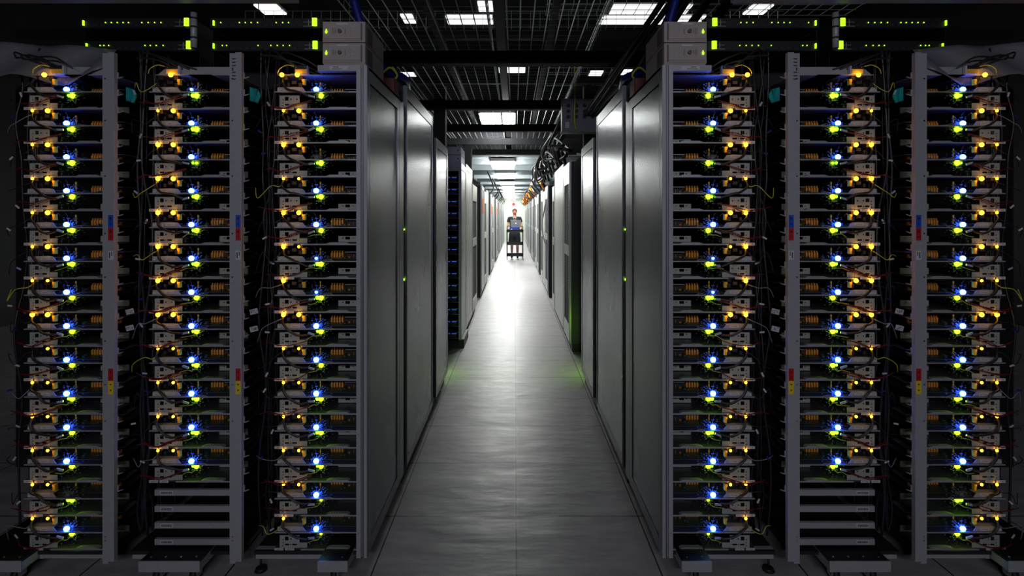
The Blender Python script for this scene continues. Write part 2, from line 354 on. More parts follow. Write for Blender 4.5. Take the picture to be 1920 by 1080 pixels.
def b_cap(): return MB().cyl((0.162, 0.06, TIER+0.02), (0.162, 0.06, TIER+0.036), 0.0035, 8).cyl((0.162, 0.06, TIER+0.040), (0.162, 0.06, TIER+0.052), 0.0035, 8).cyl((0.162, 0.06, TIER+0.006), (0.162, 0.06, TIER+0.052), 0.0014, 6)
def b_glowcatch():  # small bits added behind the LEDs to catch a soft coloured glow
    m = MB(); q = random.Random(9)
    for (cx, cz, lo, hi) in ((0.162, TIER+0.0105, TIER+0.001, TIER+0.062), (0.174, TIER-0.014, 0.004, TIER-0.004)):
        for i in range(150):
            r = abs(q.gauss(0, 0.024)); a = q.uniform(0, 2*math.pi); x = cx+r*math.cos(a)*1.1; z = cz+r*math.sin(a)
            if not lo < z < hi: continue
            if i % 3 == 0:
                l = q.uniform(0.006, 0.014); m.cyl((x, 0.020, z), (x+math.cos(a)*l, 0.020+q.uniform(-.004, .004), min(max(z+math.sin(a)*l, lo), hi)), 0.0006, 4, smooth=False)
            else:
                w = q.uniform(0.001, 0.0032); m.box(x-w, x+w, 0.019, 0.022+q.uniform(0, .004), z-w*0.6, z+w*0.6)
    m.box(0.155, 0.169, 0.014, 0.022, TIER+0.0005, TIER+0.016); m.box(0.158, 0.187, 0.021, 0.026, TIER-0.021, TIER-0.003)
    m.box(0.150, 0.172, 0.010, 0.020, TIER+0.0005, TIER+0.002)
    return m
def led_m(r, sz=1.0): return lambda: MB().sph((0, 0, 0), r, 10, 7, (1, 0.8, sz))

def server(s, r, k):
    st = ST[r][k]
    am = 'two amber stars' if st[0] == 2 and st[1] == 2 else 'one amber star' if 2 in st[:2] else 'dim amber lights'
    bl = 'blue and green lights' if st[2] else 'only green lights'
    pos = {0: 'top server', }.get(k, ORD[k]+' server')
    root = thing('open_server', f'{pos} in {RACKNAME[r]} {SIDE[s]} rack, {am}, {bl}', 'server',
                 (s*(SX0-0.531*r), D_SRV, BASE0-UNIT*k), f'open servers in the {RACKNAME[r]} {SIDE[s]} rack')
    q = random.Random(100*r+k)
    part('lower_tray', 'lower', b_lower, M['tray'], root, s); part('upper_tray', 'upper', b_upper, M['tray'], root, s)
    part('tray_lip', 'lip1', b_lip1, M['lip'], root, s); part('tray_lip', 'lip2', b_lip2, M['lip'], root, s)
    part('circuit_board', 'pcb', b_pcb, M['pcb'], root, s); part('rear_plate', 'back', b_back, M['blackmat'], root, s)
    part('heat_sink', 'hs', b_hs, M['dark'], root, s); part('heat_sink_cover', 'hsc', b_cover, M['lip'], root, s); part('capacitor', 'comp', b_comp, M['dimm'], root, s)
    for i in range(5): part('memory_module', 'dimm', b_dimm, M['dimm'], root, s, (0.192+i*0.0118, 0.11, TIER+0.006))
    part('drive_bracket', 'br', b_bracket, M['bracket'], root, s); part('drive_bracket', 'br2', b_bracket2, M['bracket'], root, s)
    part('hard_drive', 'hd', b_drive, M['dark'], root, s); part('label_holder', 'lh', b_holder, M['bracket'], root, s)
    part('name_label', 'lab1', b_lab(0.040, 0.0095), M['label'], root, s, (0.001+q.uniform(-.002, .002), 0.0055, TIER+0.002))
    part('name_label', 'lab2', b_lab(0.040, 0.0115), M['label'], root, s, (0.052+q.uniform(-.002, .003), 0.0055, TIER+0.004)).rotation_euler = (0, -s*q.uniform(-.1, .06), 0)
    if k < 13 or True:
        part('name_label', 'lab3', b_lab(0.038, 0.0115), M['label'], root, s, (-0.012, -0.001, -0.006))
        part('name_label', 'lab4', b_lab(0.038, 0.0105), M['label'], root, s, (0.030+q.uniform(0, .004), -0.001, -0.006))
    part('power_connector', 'conn', b_conn, M['yellow'], root, s); part('network_port', 'port', b_port, M['dark'], root, s)
    part('capacitor', 'cap', b_cap, M['yellow'], root, s); part('led_glow_catcher', 'glowc', b_glowcatch, M['glowcatch'], root, s)
    za = UNIT-0.011
    for x, v in ((0.0285, st[0]), (0.093, st[1])):
        if v: part('amber_led', f'amb{v}', led_m(0.0094 if v == 2 else 0.0058), E['amber'] if v == 2 else E['amber2'], root, s, (x, -0.007 if k else -0.024, za if k else za+0.004), )
    if st[2]: part('blue_led_or_glow', f'blu{st[2]}', led_m(0.0118 if st[2] == 2 else 0.006, 0.9), E['blue'], root, s, (0.162, 0.007, TIER+0.0105))
    if st[3]: part('green_led_or_glow', f'grn{st[3]}', led_m(0.0080 if st[3] == 2 else 0.005), E['green'], root, s, (0.1645, 0.014, TIER-0.014))
    if st[4]: part('green_led_or_glow', f'lim{st[4]}', led_m(0.0098 if st[4] == 2 else 0.005), E['lime'], root, s, (0.180, 0.014, TIER-0.0145))
    # cables
    j = lambda a: q.uniform(-a, a)
    obj('black_cable', MB().tube([(0.024+j(.004), 0.004, 0.124), (0.028+j(.006), -0.010, 0.106+j(.006)), (0.050+j(.01), -0.016, 0.080+j(.01)), (0.090+j(.01), -0.016, 0.058+j(.012)), (0.136, -0.010, 0.052+j(.006))], 0.0055, 8, 5, 0.8), M['cable'], root, sx=s)
    zc = 0.052+j(.004)
    a = math.radians(q.uniform(-25, 25))
    obj('plug', MB().box(-0.014, 0.014, -0.003, 0.003, -0.004, 0.004, Matrix.Translation((0.146, -0.008, zc)) @ Matrix.Rotation(a, 4, 'Y')), M['clear'], root, sx=s)
    if q.random() < 0.75:
        mr = MB()
        zr = q.uniform(-0.005, 0.03)
        for t in range(q.choice((1, 2, 2, 3))):
            mr.tube([(-0.075+j(.02), 0.03, zr+j(.02)), (-0.03, -0.004, zr+0.004+j(.006)), (0.03+j(.01), -0.014, zr-0.004+j(.006)), (0.085+j(.01), -0.012, zr+0.012+j(.008)), (0.145, 0.002, zr+0.030+j(.006))], 0.0019, 5, 5)
        obj('red_cable', mr, M['red'], root, sx=s)
    mg = MB().tube([(0.026, 0.0, 0.118), (0.006+j(.01), -0.012, 0.100+j(.01)), (-0.030+j(.01), -0.016, 0.086+j(.02)), (-0.070+j(.015), -0.004, 0.076+j(.035)), (-0.100+j(.01), 0.03, 0.05+j(.05))], 0.0017, 5, 5)
    obj('patch_cable', mg, M[q.choice(['grey', 'cable', 'cable', 'ywire'])], root, sx=s)
    x, z = -0.045+j(.03), 0.06+j(.05); a = math.radians(q.uniform(-70, 70))
    obj('cable_tag', MB().box(-0.010, 0.010, -0.001, 0.001, -0.0035, 0.0035, Matrix.Translation((x, -0.012, z)) @ Matrix.Rotation(a, 4, 'Y')), M[q.choice(['paper', 'clear', 'paper', 'blue'])], root, sx=s)
    if k > 3:
        obj('indicator_wire', MB().tube([(0.183, 0.006, TIER-0.020), (0.172, -0.006, TIER-0.030+j(.004)), (0.155, -0.010, TIER-0.033+j(.005)), (0.128+j(.01), -0.010, TIER-0.040+j(.008))], 0.0014, 5, 4), M['ywire'], root, sx=s)
    return root

def tri(m, cx, cz, h, up, y):
    d = h if up else -h
    m.prism([(cx-h, cz-d*0.7), (cx+h, cz-d*0.7), (cx, cz+d*0.8)] if up else [(cx-h, cz-d*0.7), (cx, cz+d*0.8), (cx+h, cz-d*0.7)], y-0.0006, y, 'y')

def pz(y, d): return CAM_Z-(y-405)*d/1070
def px(x, d): return (x-965)*d/1070

def base_foot(root, s, x0, x1, wheels):
    cb = obj('caster_base', MB().box(x0, x1, -0.032, -0.028, 0.062, 0.106)
             .box(x0, x0+0.004, -0.03, 0.3, 0.066, 0.1).box(x1-0.004, x1, -0.03, 0.3, 0.066, 0.1), M['post'], root, sx=s)
    obj('top_plate', MB().box(x0+0.001, x1-0.001, -0.028, 0.36, 0.099, 0.104), M['black'], cb, sx=s)
    for i in range(4 if x1-x0 > .2 else 2):
        xx = x0+(x1-x0)*(i+0.5)/(4 if x1-x0 > .2 else 2); obj('bolt', MB().cyl((xx, 0.0, 0.104), (xx, 0.0, 0.108), 0.005, 8), M['screw'], cb, sx=s)
    for xw in wheels:
        wm = MB().cyl((xw-0.011, 0.01, 0.030), (xw+0.011, 0.01, 0.030), 0.030, 20)
        obj('wheel', wm, M['rubber'], cb, sx=s)
        obj('wheel_fork', MB().box(xw-0.017, xw-0.013, -0.012, 0.03, 0.024, 0.066).box(xw+0.013, xw+0.017, -0.012, 0.03, 0.024, 0.066).cyl((xw-0.019, 0.01, 0.03), (xw+0.019, 0.01, 0.03), 0.006, 8).box(xw-0.024, xw+0.024, -0.016, 0.036, 0.062, 0.068), M['screw'], cb, sx=s)

def rack(s, r):
    xr = -0.655-PITCH*r                     # inner (post) edge of the servers
    side = SIDE[s]
    lab = {0: f'open steel server rack beside the aisle on the {side}, with metal side panel',
           1: f'middle open rack on the {side}, four empty shelf rails at its foot',
           2: f'outer open rack on the {side} filled with lit servers to the floor'}[r]
    root = thing('server_rack', lab, 'server rack', (0, D_POST, 0), 'open server racks facing the camera')
    obj('black_backing', MB().box(xr-0.445, xr+0.044, 0.74, 0.75, 0.10, 2.13), M['blackmat'], root, sx=s)  # added black sheet, blocks light and keeps the gaps dark
    obj('floor_pan', MB().box(xr-0.445, xr+0.01, 0.05, 0.74, 0.085, 0.0985), M['dark'], root, sx=s)
    if r:
        # folded post of two flanges, with fins for the neighbouring rack
        w1, w2 = 0.0245, 0.0275
        zb = 0.085
        obj('post', MB().box(xr, xr+w1, 0.006, 0.03, zb-0.012, 2.19).box(xr+w1+0.002, xr+w1+w2, 0, 0.022, zb, 2.192).box(xr+0.001, xr+w1+0.004, 0.010, 0.028, zb, 2.19), M['post'], root, sx=s)
        xe = xr+w1+w2
        for i in range(25):
            z = BASE0+0.118-i*TIER
            obj('support_fin', MB().prism([(xe, z), (xe+0.004, z-0.001), (xe+0.022, z+0.006), (xe+0.022, z+0.008), (xe+0.003, z+0.003), (xe+0.003, z+0.024), (xe, z+0.026)], 0.02, 0.026, 'y'), M['post'], root, sx=s)
        xs = xr+w1+0.0035
        for (y0, y1, mt, nm, lb) in ((403, 427, 'stblue', 'sticker', 'blue sticker with two marks'), (427.3, 451, 'stred', 'sticker', 'red sticker with two marks'), (470, 487, 'paper', 'sticker', 'white printed sticker'),
                             (691, 714, 'stred', 'sticker', 'red sticker with two upward triangles'), (714.3, 739, 'styel', 'sticker', 'yellow sticker with two downward triangles')):
            za, zb2 = pz(y1, D_POST), pz(y0, D_POST)
            st = obj(nm, MB().box(xs, xs+0.021, -0.0008, 0, za, zb2), M[mt], root, sx=s); st['label'] = lb
            mk = MB(); cx = xs+0.0105
            if y0 > 690:
                up = mt == 'stred'
                tri(mk, cx, za+(zb2-za)*0.28, 0.005, up, -0.0008); tri(mk, cx, za+(zb2-za)*0.72, 0.005, up, -0.0008)
            elif mt == 'paper':
                mk.box(cx-0.006, cx-0.002, -0.0014, -0.0008, za+0.006, zb2-0.006); mk.box(cx+0.003, cx+0.006, -0.0014, -0.0008, za+0.016, zb2-0.004)
            else:
                up = mt == 'stred'
                tri(mk, cx, za+(zb2-za)*0.30, 0.0045, not up, -0.0008) if not up else tri(mk, cx, za+(zb2-za)*0.28, 0.0045, False, -0.0008)
                mk.box(cx-0.004, cx+0.004, -0.0014, -0.0008, za+(zb2-za)*0.62, za+(zb2-za)*0.80)
            obj('marking', mk, M['ink'], st, sx=s)
        for yy in (147, 226, 330, 438, 520, 640, 722, 790, 1008, 1015):
            obj('screw', MB().cyl((xr+0.012, 0.004, pz(yy, D_POST)), (xr+0.012, 0.0075, pz(yy, D_POST)), 0.0035, 8), M['screw'], root, sx=s)
        if r == 1:
            mk = MB(); q = random.Random(5); zt = 2.165
            for i in range(7):
                z = zt-i*0.014; mk.box(xr+w1-0.012, xr+w1+0.006, -0.0006, 0.0055, z, z+0.002) if i != 3 else mk.box(xr+w1-0.011, xr+w1-0.009, -0.0006, 0.0055, z-0.006, z+0.006)
            obj('handwriting', mk, M['ink'], root, sx=s)['label'] = 'black handwritten marks down the post'
        # base beam behind and caster foot
        obj('base_beam', MB().box(xr-0.445, xr-0.30, 0.07, 0.10, 0.055, 0.098), M['post'], root, sx=s)
        if r == 1:
            base_foot(root, s, -1.535, -1.285, (-1.475, -1.325))
            for i, yy in enumerate((924, 954.5, 985.5, 1016.5)):
                z = pz(yy, 2.42)
                sr = obj('shelf_rail', MB().box(-1.527, xr+0.002, 0.06, 0.075, z-0.0125, z+0.0125), M['post'], root, sx=s)
                obj('barcode_label', MB().box(-1.503, -1.449, 0.0592, 0.06, z-0.008, z+0.008), M['paper'], sr, sx=s)
                mk = MB(); q = random.Random(i); x = -1.499
                while x < -1.454:
                    wd = q.uniform(0.0008, 0.0022); mk.box(x, x+wd, 0.0586, 0.0592, z-0.005, z+0.005); x += wd+q.uniform(0.0008, 0.002)
                obj('barcode', mk, M['ink'], sr, sx=s)
            obj('rack_floor', MB().box(-1.53, xr, 0.10, 0.55, 0.102, 0.106), M['dark'], root, sx=s)
        else:
            base_foot(root, s, -2.27, -2.015, (-2.21, -2.06))
            obj('base_rail', MB().box(xr-0.30, xr, 0.055, 0.07, 0.066, 0.094), M['post'], root, sx=s)
        # top tray with folded wings
        obj('top_tray', MB().box(xr-0.20, xr+0.002, 0.06, 0.5, TOPZ-0.003, TOPZ).box(xr-0.20, xr, 0.075, 0.08, TOPZ, TOPZ+0.036)
            .prism([(xr-0.34, TOPZ-0.002), (xr-0.31, TOPZ+0.024), (xr-0.26, TOPZ+0.034), (xr-0.17, TOPZ+0.03), (xr-0.12, TOPZ-0.002)], 0.068, 0.071, 'y')
            .box(xr-0.34, xr-0.1, 0.06, 0.4, TOPZ-0.003, TOPZ), M['post'], root, sx=s)
    else:
        XS = -0.61
        zt = 2.139
        obj('post', MB().box(xr, xr+0.018, 0, 0.03, 0.10, zt).box(xr+0.018, xr+0.030, 0.012, 0.05, 0.10, zt).box(xr+0.030, XS-0.001, 0.0, 0.05, 0.10, zt), M['post'], root, sx=s)
        obj('header', MB().box(-0.815, xr, 0.0, 0.03, TOPZ+0.0, zt).box(-0.815, XS, 0.03, 0.74, zt-0.012, zt), M['post'], root, sx=s)
        lb = obj('rating_label', MB().box(-0.765, -0.69, -0.0008, 0, TOPZ+0.005, zt-0.003), M['paper'], root, sx=s)
        obj('print', MB().box(-0.752, -0.728, -0.0014, -0.0008, zt-0.0095, zt-0.007).box(-0.756, -0.712, -0.0014, -0.0008, zt-0.0165, zt-0.0145), M['ink'], lb, sx=s)
        obj('side_frame', MB().box(XS-0.02, XS, 0.001, 0.035, 0.10, zt).box(XS-0.02, XS, 0.035, 0.61, 2.075, zt).box(XS-0.02, XS, 0.035, 0.61, 0.10, 0.155)
            .box(XS-0.02, XS, 0.61, 0.66, 0.10, zt).box(XS-0.02, XS, 0.665, 0.775, 0.10, zt), M['pframe'], root, sx=s)
        obj('side_panel', MB().box(XS-0.016, XS-0.004, 0.040, 0.605, 0.16, 2.07), M['panel'], root, sx=s)
        for yy in (430, 560, 815, 1000):
            obj('screw', MB().cyl((xr+0.009, -0.002, pz(yy, D_POST)), (xr+0.009, 0.001, pz(yy, D_POST)), 0.0035, 8), M['screw'], root, sx=s)
        obj('base_beam', MB().box(xr-0.445, xr-0.10, 0.065, 0.09, 0.058, 0.099), M['post'], root, sx=s)
        base_foot(root, s, -0.805, -0.682, (-0.745,))
        fx = px(493, 2.46)
        ft = obj('levelling_foot', MB().cyl((fx, 0.08, 0.0), (fx, 0.08, 0.014), 0.026, 14, 0.02).cyl((fx, 0.08, 0.014), (fx, 0.08, 0.06), 0.005, 8), M['rubber'], root, sx=s)
        obj('top_tray', MB().box(xr-0.35, xr, 0.06, 0.5, TOPZ-0.003, TOPZ).prism([(xr-0.36, TOPZ-0.002), (xr-0.32, TOPZ+0.022), (xr-0.16, TOPZ+0.034), (xr-0.16, TOPZ-0.002)], 0.13, 0.134, 'y'), M['post'], root, sx=s)
    n = len(ST[r])
    for k in range(n): server(s, r, k)

for s in (1, -1):
    for r in (0, 1, 2): rack(s, r)

# connector boxes lit amber on the rack tops
for s in (1, -1):
    for r in (0, 1, 2):
        xr = -0.655-PITCH*r
        xc = xr-(0.245, 0.262, 0.222)[r]
        t = thing('connector_box', f'black-faced connector box with yellow label on top of {RACKNAME[r]} {SIDE[s]} rack', 'connector box', (s*xc, 2.405, TOPZ), 'connector boxes on the rack tops')
        obj('housing', MB().bbox(-0.028, 0.028, 0.0, 0.022, 0.0, 0.034, 0.003), M['paper' if r else 'post'], t, sx=s)
        obj('face_plate', MB().box(-0.024, 0.024, -0.003, 0, 0.020, 0.034), M['black'], t, sx=s)
        for dx in (-0.017, 0.017): obj('screw', MB().cyl((dx, -0.005, 0.027), (dx, -0.003, 0.027), 0.0025, 8), M['screw'], t, sx=s)
        obj('yellow_label', MB().box(-0.024, 0.024, -0.0012, 0, 0.002, 0.018), M['yellow'], t, sx=s)
        obj('wire', MB().tube([(-0.03, 0.0, 0.03), (-0.055, -0.01, 0.034), (-0.085, -0.012, 0.018), (-0.10, 0, 0.0)], 0.002, 5, 5), M['ywire'], t, sx=s)

# beige power boxes on the aisle-side racks
for s in (1, -1):
    for i, z0 in enumerate((2.156, 2.246)):
        t = thing('power_unit', f'beige power unit, {["lower", "upper"][i]} of two stacked on the aisle-side {SIDE[s]} rack', 'power unit', (s*-0.807, 2.40, z0), 'beige power units')
        obj('case', MB().bbox(0, 0.178, 0.004, 0.34, 0.001, 0.087, 0.004).box(0.0, 0.178, 0.0, 0.004, 0.0, 0.086).box(0.0, 0.165, -0.003, 0.0, 0.006, 0.012), M['beige'], t, sx=s)
        obj('handle_recess', MB().box(0.1778, 0.179, 0.03, 0.12, 0.008, 0.075).box(0.160, 0.166, -0.004, 0, 0.008, 0.078), M['beigedark'], t, sx=s)
        obj('seam', MB().box(0.005, 0.16, -0.001, 0.001, 0.0135, 0.0145), M['beigedark'], t, sx=s)
        obj('label_tab', MB().box(0.058, 0.106, -0.002, 0, 0.073, 0.080), M['paper'], t, sx=s)
        obj('knob', MB().cyl((0.072, -0.010, 0.046), (0.072, 0, 0.046), 0.008, 16), M['beigedark'], t, sx=s)
        lt = MB()
        for xx, a, b in ((0.040, 0.034, 0.060), (0.047, 0.036, 0.058), (0.053, 0.038, 0.056), (0.093, 0.032, 0.060), (0.115, 0.032, 0.035), (0.115, 0.045, 0.048), (0.115, 0.057, 0.060)):
            lt.box(xx, xx+0.002, -0.0008, 0.0, a, b)
        obj('printing', lt, M['beigedark'], t, sx=s)
        obj('green_led_or_glow', MB().sph((0.015, -0.002, 0.043), 0.0055, 10, 7, (0.9, 0.6, 1.3)).cyl((0.015, -0.001, 0.046), (0.015, -0.001, 0.056), 0.004, 8, 0.001), E['green_b'], t, sx=s)
    t = thing('power_unit_tray', f'thin beige tray under the two power units on the {SIDE[s]}', 'tray', (s*-0.80, 2.40, 2.139), 'trays under the power units')
    obj('pan', MB().box(0, 0.172, 0, 0.34, 0, 0.016).box(-0.002, 0.174, -0.002, 0.002, 0.0, 0.016), M['beige'], t, sx=s)

# network switches above the racks
SW = [ # (x0, x1, y, leds px, big-left, big-right, name)
 (155, 360, 43, [198,209,220,231,241,266,278,290,302], 157, 350, 'outer upper'),
 (160, 366, 86, [188,195,204,272,282,293,306], 163, 354, 'outer lower'),
 (398, 601, 43, [414,449,460,471,483,518,530,541], 401, 590, 'inner upper'),
 (400, 603, 86, [417,425,484,508,520,531,543], 401, 591, 'inner lower')]
for s in (1, -1):
    for (a, b, y, leds, bl, br, nm) in SW:
        D = 2.52; z = pz(y, D)
        t = thing('network_switch', f'black network switch with a row of green lights, {nm} one above the {SIDE[s]} racks', 'network switch', (s*px(a, D), D, z-0.022), 'network switches above the racks')
        W = px(b, D)-px(a, D); x_ = lambda q: px(q, D)-px(a, D)
        obj('case', MB().box(0, W, 0.002, 0.35, 0, 0.044).box(-0.01, 0.0, 0, 0.02, 0, 0.044).box(W, W+0.012, 0, 0.02, 0, 0.044), M['black'], t, sx=s)
        pm = MB()
        for i in range(12):
            xx = 0.05+i*(W-0.12)/12; pm.box(xx, xx+0.022, -0.002, 0.002, 0.004, 0.018)
        obj('port_row', pm, M['dark'], t, sx=s)
        zb = 0.0 if y > 60 else 0.059
        dz = z-0.022-2.139 if y > 60 else 0.057
        obj('mounting_bracket', MB().box(-0.01, -0.007, 0.02, 0.3, -dz, 0.0).box(W+0.009, W+0.012, 0.02, 0.3, -dz, 0.0).box(-0.01, W+0.012, 0.3, 0.303, -dz, 0.0), M['black'], t, sx=s)
        obj('vent_frame', MB().box(W-0.075, W-0.03, -0.003, -0.001, 0.006, 0.008).box(W-0.075, W-0.03, -0.003, -0.001, 0.024, 0.0255).box(W-0.053, W-0.051, -0.003, -0.001, 0.006, 0.036), M['post'], t, sx=s)
        for q in leds:
            part('status_led', 'swled', led_m(0.0026), E['green_s'], t, s, (x_(q), -0.001, 0.0235))
        obj('display_light', MB().bbox(-0.011, 0.011, -0.004, 0.004, -0.018, 0.017, 0.003), E['green_b'], t, (s*(x_(br)), -0.002, 0.026), s)
        obj('display_light', MB().bbox(-0.003, 0.003, -0.004, 0.004, -0.012, 0.010, 0.001), E['green_b'], t, (s*x_(bl), -0.002, 0.022), s)

# dark power strip column, teal cloth, draped film, overhead tray bars above the racks
for s in (1, -1):
    q = random.Random(11)
    # draped film over outer rack
    m = MB(); nx, nz = 26, 8; vs = []
    for i in range(nx+1):
        for j in range(nz+1):
            u, v = i/nx, j/nz
            x = -2.75+u*1.0; z = 2.30-0.16*v+0.05*math.sin(u*5+1)*(v)+(-0.05*u*(1-v))-0.02*math.sin(u*17)*v
            vs.append((x, 2.50-0.07*v+0.018*math.sin(u*21+v*4), z))
    fs = [(i*(nz+1)+j, i*(nz+1)+j+1, (i+1)*(nz+1)+j+1, (i+1)*(nz+1)+j) for i in range(nx) for j in range(nz)]
    m.add(vs, fs, True)
    o = obj('plastic_sheet', m, M['ssheet'], sx=s); sol = o.modifiers.new('s', 'SOLIDIFY'); sol.thickness = 0.002
    tag(o, f'dull grey plastic sheet draped over the outer {SIDE[s]} rack', 'plastic sheet')
    for nm, r in (('outer', 2), ('middle', 1)):
        xe = -0.655-PITCH*r+0.052
        m = MB(); vs = []
        for i in range(7):
            for j in range(9):
                u, v = i/6, j/8
                vs.append((xe+0.002+u*0.050*(1-0.5*abs(v-0.45)), 2.43+0.008*math.sin(u*6), pz(162, 2.42)-v*0.058-0.012*u))
        m.add(vs, [(i*9+j, i*9+j+1, (i+1)*9+j+1, (i+1)*9+j) for i in range(6) for j in range(8)], True)
        o = obj('teal_cloth_tag', m, M['teal'], sx=s); sol = o.modifiers.new('s', 'SOLIDIFY'); sol.thickness = 0.002
        tag(o, f'teal cloth tag hanging behind the post of the {nm} {SIDE[s]} rack', 'cloth tag')
    # pale bar across the very top and dark column
    t = obj('overhead_rail', MB().box(-2.6, -0.9, 2.34, 2.38, pz(3, 2.36), pz(-6, 2.36)), M['post'], sx=s); tag(t, f'grey overhead rail along the top of the {SIDE[s]} racks', 'rail')
    t = thing('hanging_conduit', f'pale grey conduit with black bands between the {SIDE[s]} network switches', 'conduit', (s*px(373, 2.5), 2.46, 0))
    obj('pipe', MB().cyl((0, 0, pz(95, 2.5)), (0, 0, pz(30, 2.5)), 0.013, 14), M['post'], t)
    for yy in (42, 58, 78): obj('band', MB().cyl((0, 0, pz(yy, 2.5)), (0, 0, pz(yy-3, 2.5)), 0.0136, 14), M['ink'], t)
    # hanging cables in the dark gaps
    for g in range(3):
        xg = -0.655-PITCH*g-0.43
        for i in range(9):
            x = xg+q.uniform(-0.045, 0.05); y = 2.50+q.uniform(0, 0.16); pts = []; z = 2.25
            while z > 0.2:
                pts.append((x+q.uniform(-0.02, 0.02), y+q.uniform(-0.02, 0.02), z)); z -= q.uniform(0.12, 0.3)
            pts.append((x, y, 0.115))
            c = 'cable'
            o = obj('hanging_cable', MB().tube(pts, q.uniform(0.0025, 0.006), 6, 4), M[c], sx=s)
            cn = {'red': 'dark red', 'grey': 'grey', 'cable': 'black'}[c]
            gn = ['between the aisle-side and middle', 'between the middle and outer', 'beyond the outer'][g]
            tag(o, f'{cn} cable hanging in the dark gap {gn} {SIDE[s]} racks' if g < 2 else f'{cn} cable hanging in the dark gap beyond the outer {SIDE[s]} rack', 'cable', f'{cn} hanging cables {gn} {SIDE[s]} rack')
            q.random()
        # one strap of tangled cable over the top of each rack
        for i in range(4):
            a = xg+0.02+i*0.03
            o = obj('loose_cable', MB().tube([(a-0.06, 2.5, 2.20), (a, 2.42, 2.20+q.uniform(-.02, .03)), (a+0.09, 2.41, 2.165+q.uniform(-.02, .02)), (a+0.16, 2.44, 2.135), (a+0.2, 2.52, 2.135)], 0.004, 6, 5), M['cable'], sx=s)
            tag(o, f'black cable looping over the top of the {RACKNAME[g]} {SIDE[s]} rack', 'cable', f'cables over the {RACKNAME[g]} {SIDE[s]} rack')
    # paper tags on the post side
    for nm, r, ys in (('outer', 2, (586, 617)), ('middle', 1, (586, 619))):
        xe = -0.655-PITCH*r+0.056
        for i, yy in enumerate(ys):
            z = pz(yy, 2.4); M4 = Matrix.Translation((xe+0.018, 2.425, z)) @ Matrix.Rotation(math.radians(-14), 4, 'Y')
            o = obj('paper_tag', MB().box(-0.017, 0.017, -0.001, 0.001, -0.011, 0.011, M4), M['label'], sx=s)
            tag(o, f'{["upper", "lower"][i]} of two white paper tags beside the post of the {nm} {SIDE[s]} rack', 'paper tag')

# ------------------------------------------------------------------ cabinets lining the aisle
def cabinet(s, y0, y1, h, label, style='metal', group=None, depth=0.62, front='dark', z0=0.10):
    t = thing('server_cabinet', label, 'cabinet', (s*-0.61, y0, 0), group)
    L = y1-y0; mt = {'metal': M['panel'], 'white': M['white'], 'slot': M['white']}[style]; fr = M['pframe'] if style == 'metal' else M['white']
    obj('body', MB().box(-depth, -0.018, 0.004, L-0.004, z0, h-0.002), M['black'] if front == 'dark' else M['white'], t, sx=s)
    if style in ('metal', 'white'):
        e = 0.045 if style == 'metal' else 0.03
        obj('frame', MB().box(-0.018, 0, 0, e, z0, h).box(-0.018, 0, L-e, L, z0, h).box(-0.018, 0, e, L-e, h-0.07, h).box(-0.018, 0, e, L-e, z0, z0+0.05), fr, t, sx=s)
        obj('side_panel', MB().box(-0.016, -0.003, e+0.005, L-e-0.005, z0+0.055, h-0.075), mt, t, sx=s)
        obj('screw', MB().cyl((-0.001, e/2, 1.2), (0.003, e/2, 1.2), 0.008, 8), M['screw'], t, sx=s)
        obj('screw', MB().cyl((-0.001, e/2, 0.6), (0.003, e/2, 0.6), 0.008, 8), M['screw'], t, sx=s)
    else:
        zm = 1.12
        obj('frame', MB().box(-0.018, 0, 0, 0.10, z0, h).box(-0.018, 0, L-0.10, L, z0, h).box(-0.018, 0, 0.10, L-0.10, h-0.24, h).box(-0.018, 0, 0.10, L-0.10, z0, z0+0.18).box(-0.018, 0, 0.10, L-0.10, zm-0.06, zm+0.06), fr, t, sx=s)
        obj('door_mesh', MB().box(-0.014, -0.008, 0.10, L-0.10, z0+0.18, h-0.24), M['blackmat'], t, sx=s)
        dots = MB(); z = z0+0.05
        while z < h-0.1: dots.box(-0.001, 0.0018, 0.016, 0.042, z, z+0.016); z += 0.032
        obj('edge_strip', MB().box(-0.0005, 0.0008, 0.004, 0.055, z0, h), M['ink'], t, sx=s)
        obj('perforation', dots, M['paper'], t, sx=s)
    obj('plinth', MB().box(-depth+0.05, -0.03, 0.03, L-0.03, 0.0, z0), M['black'], t, sx=s)
    return t
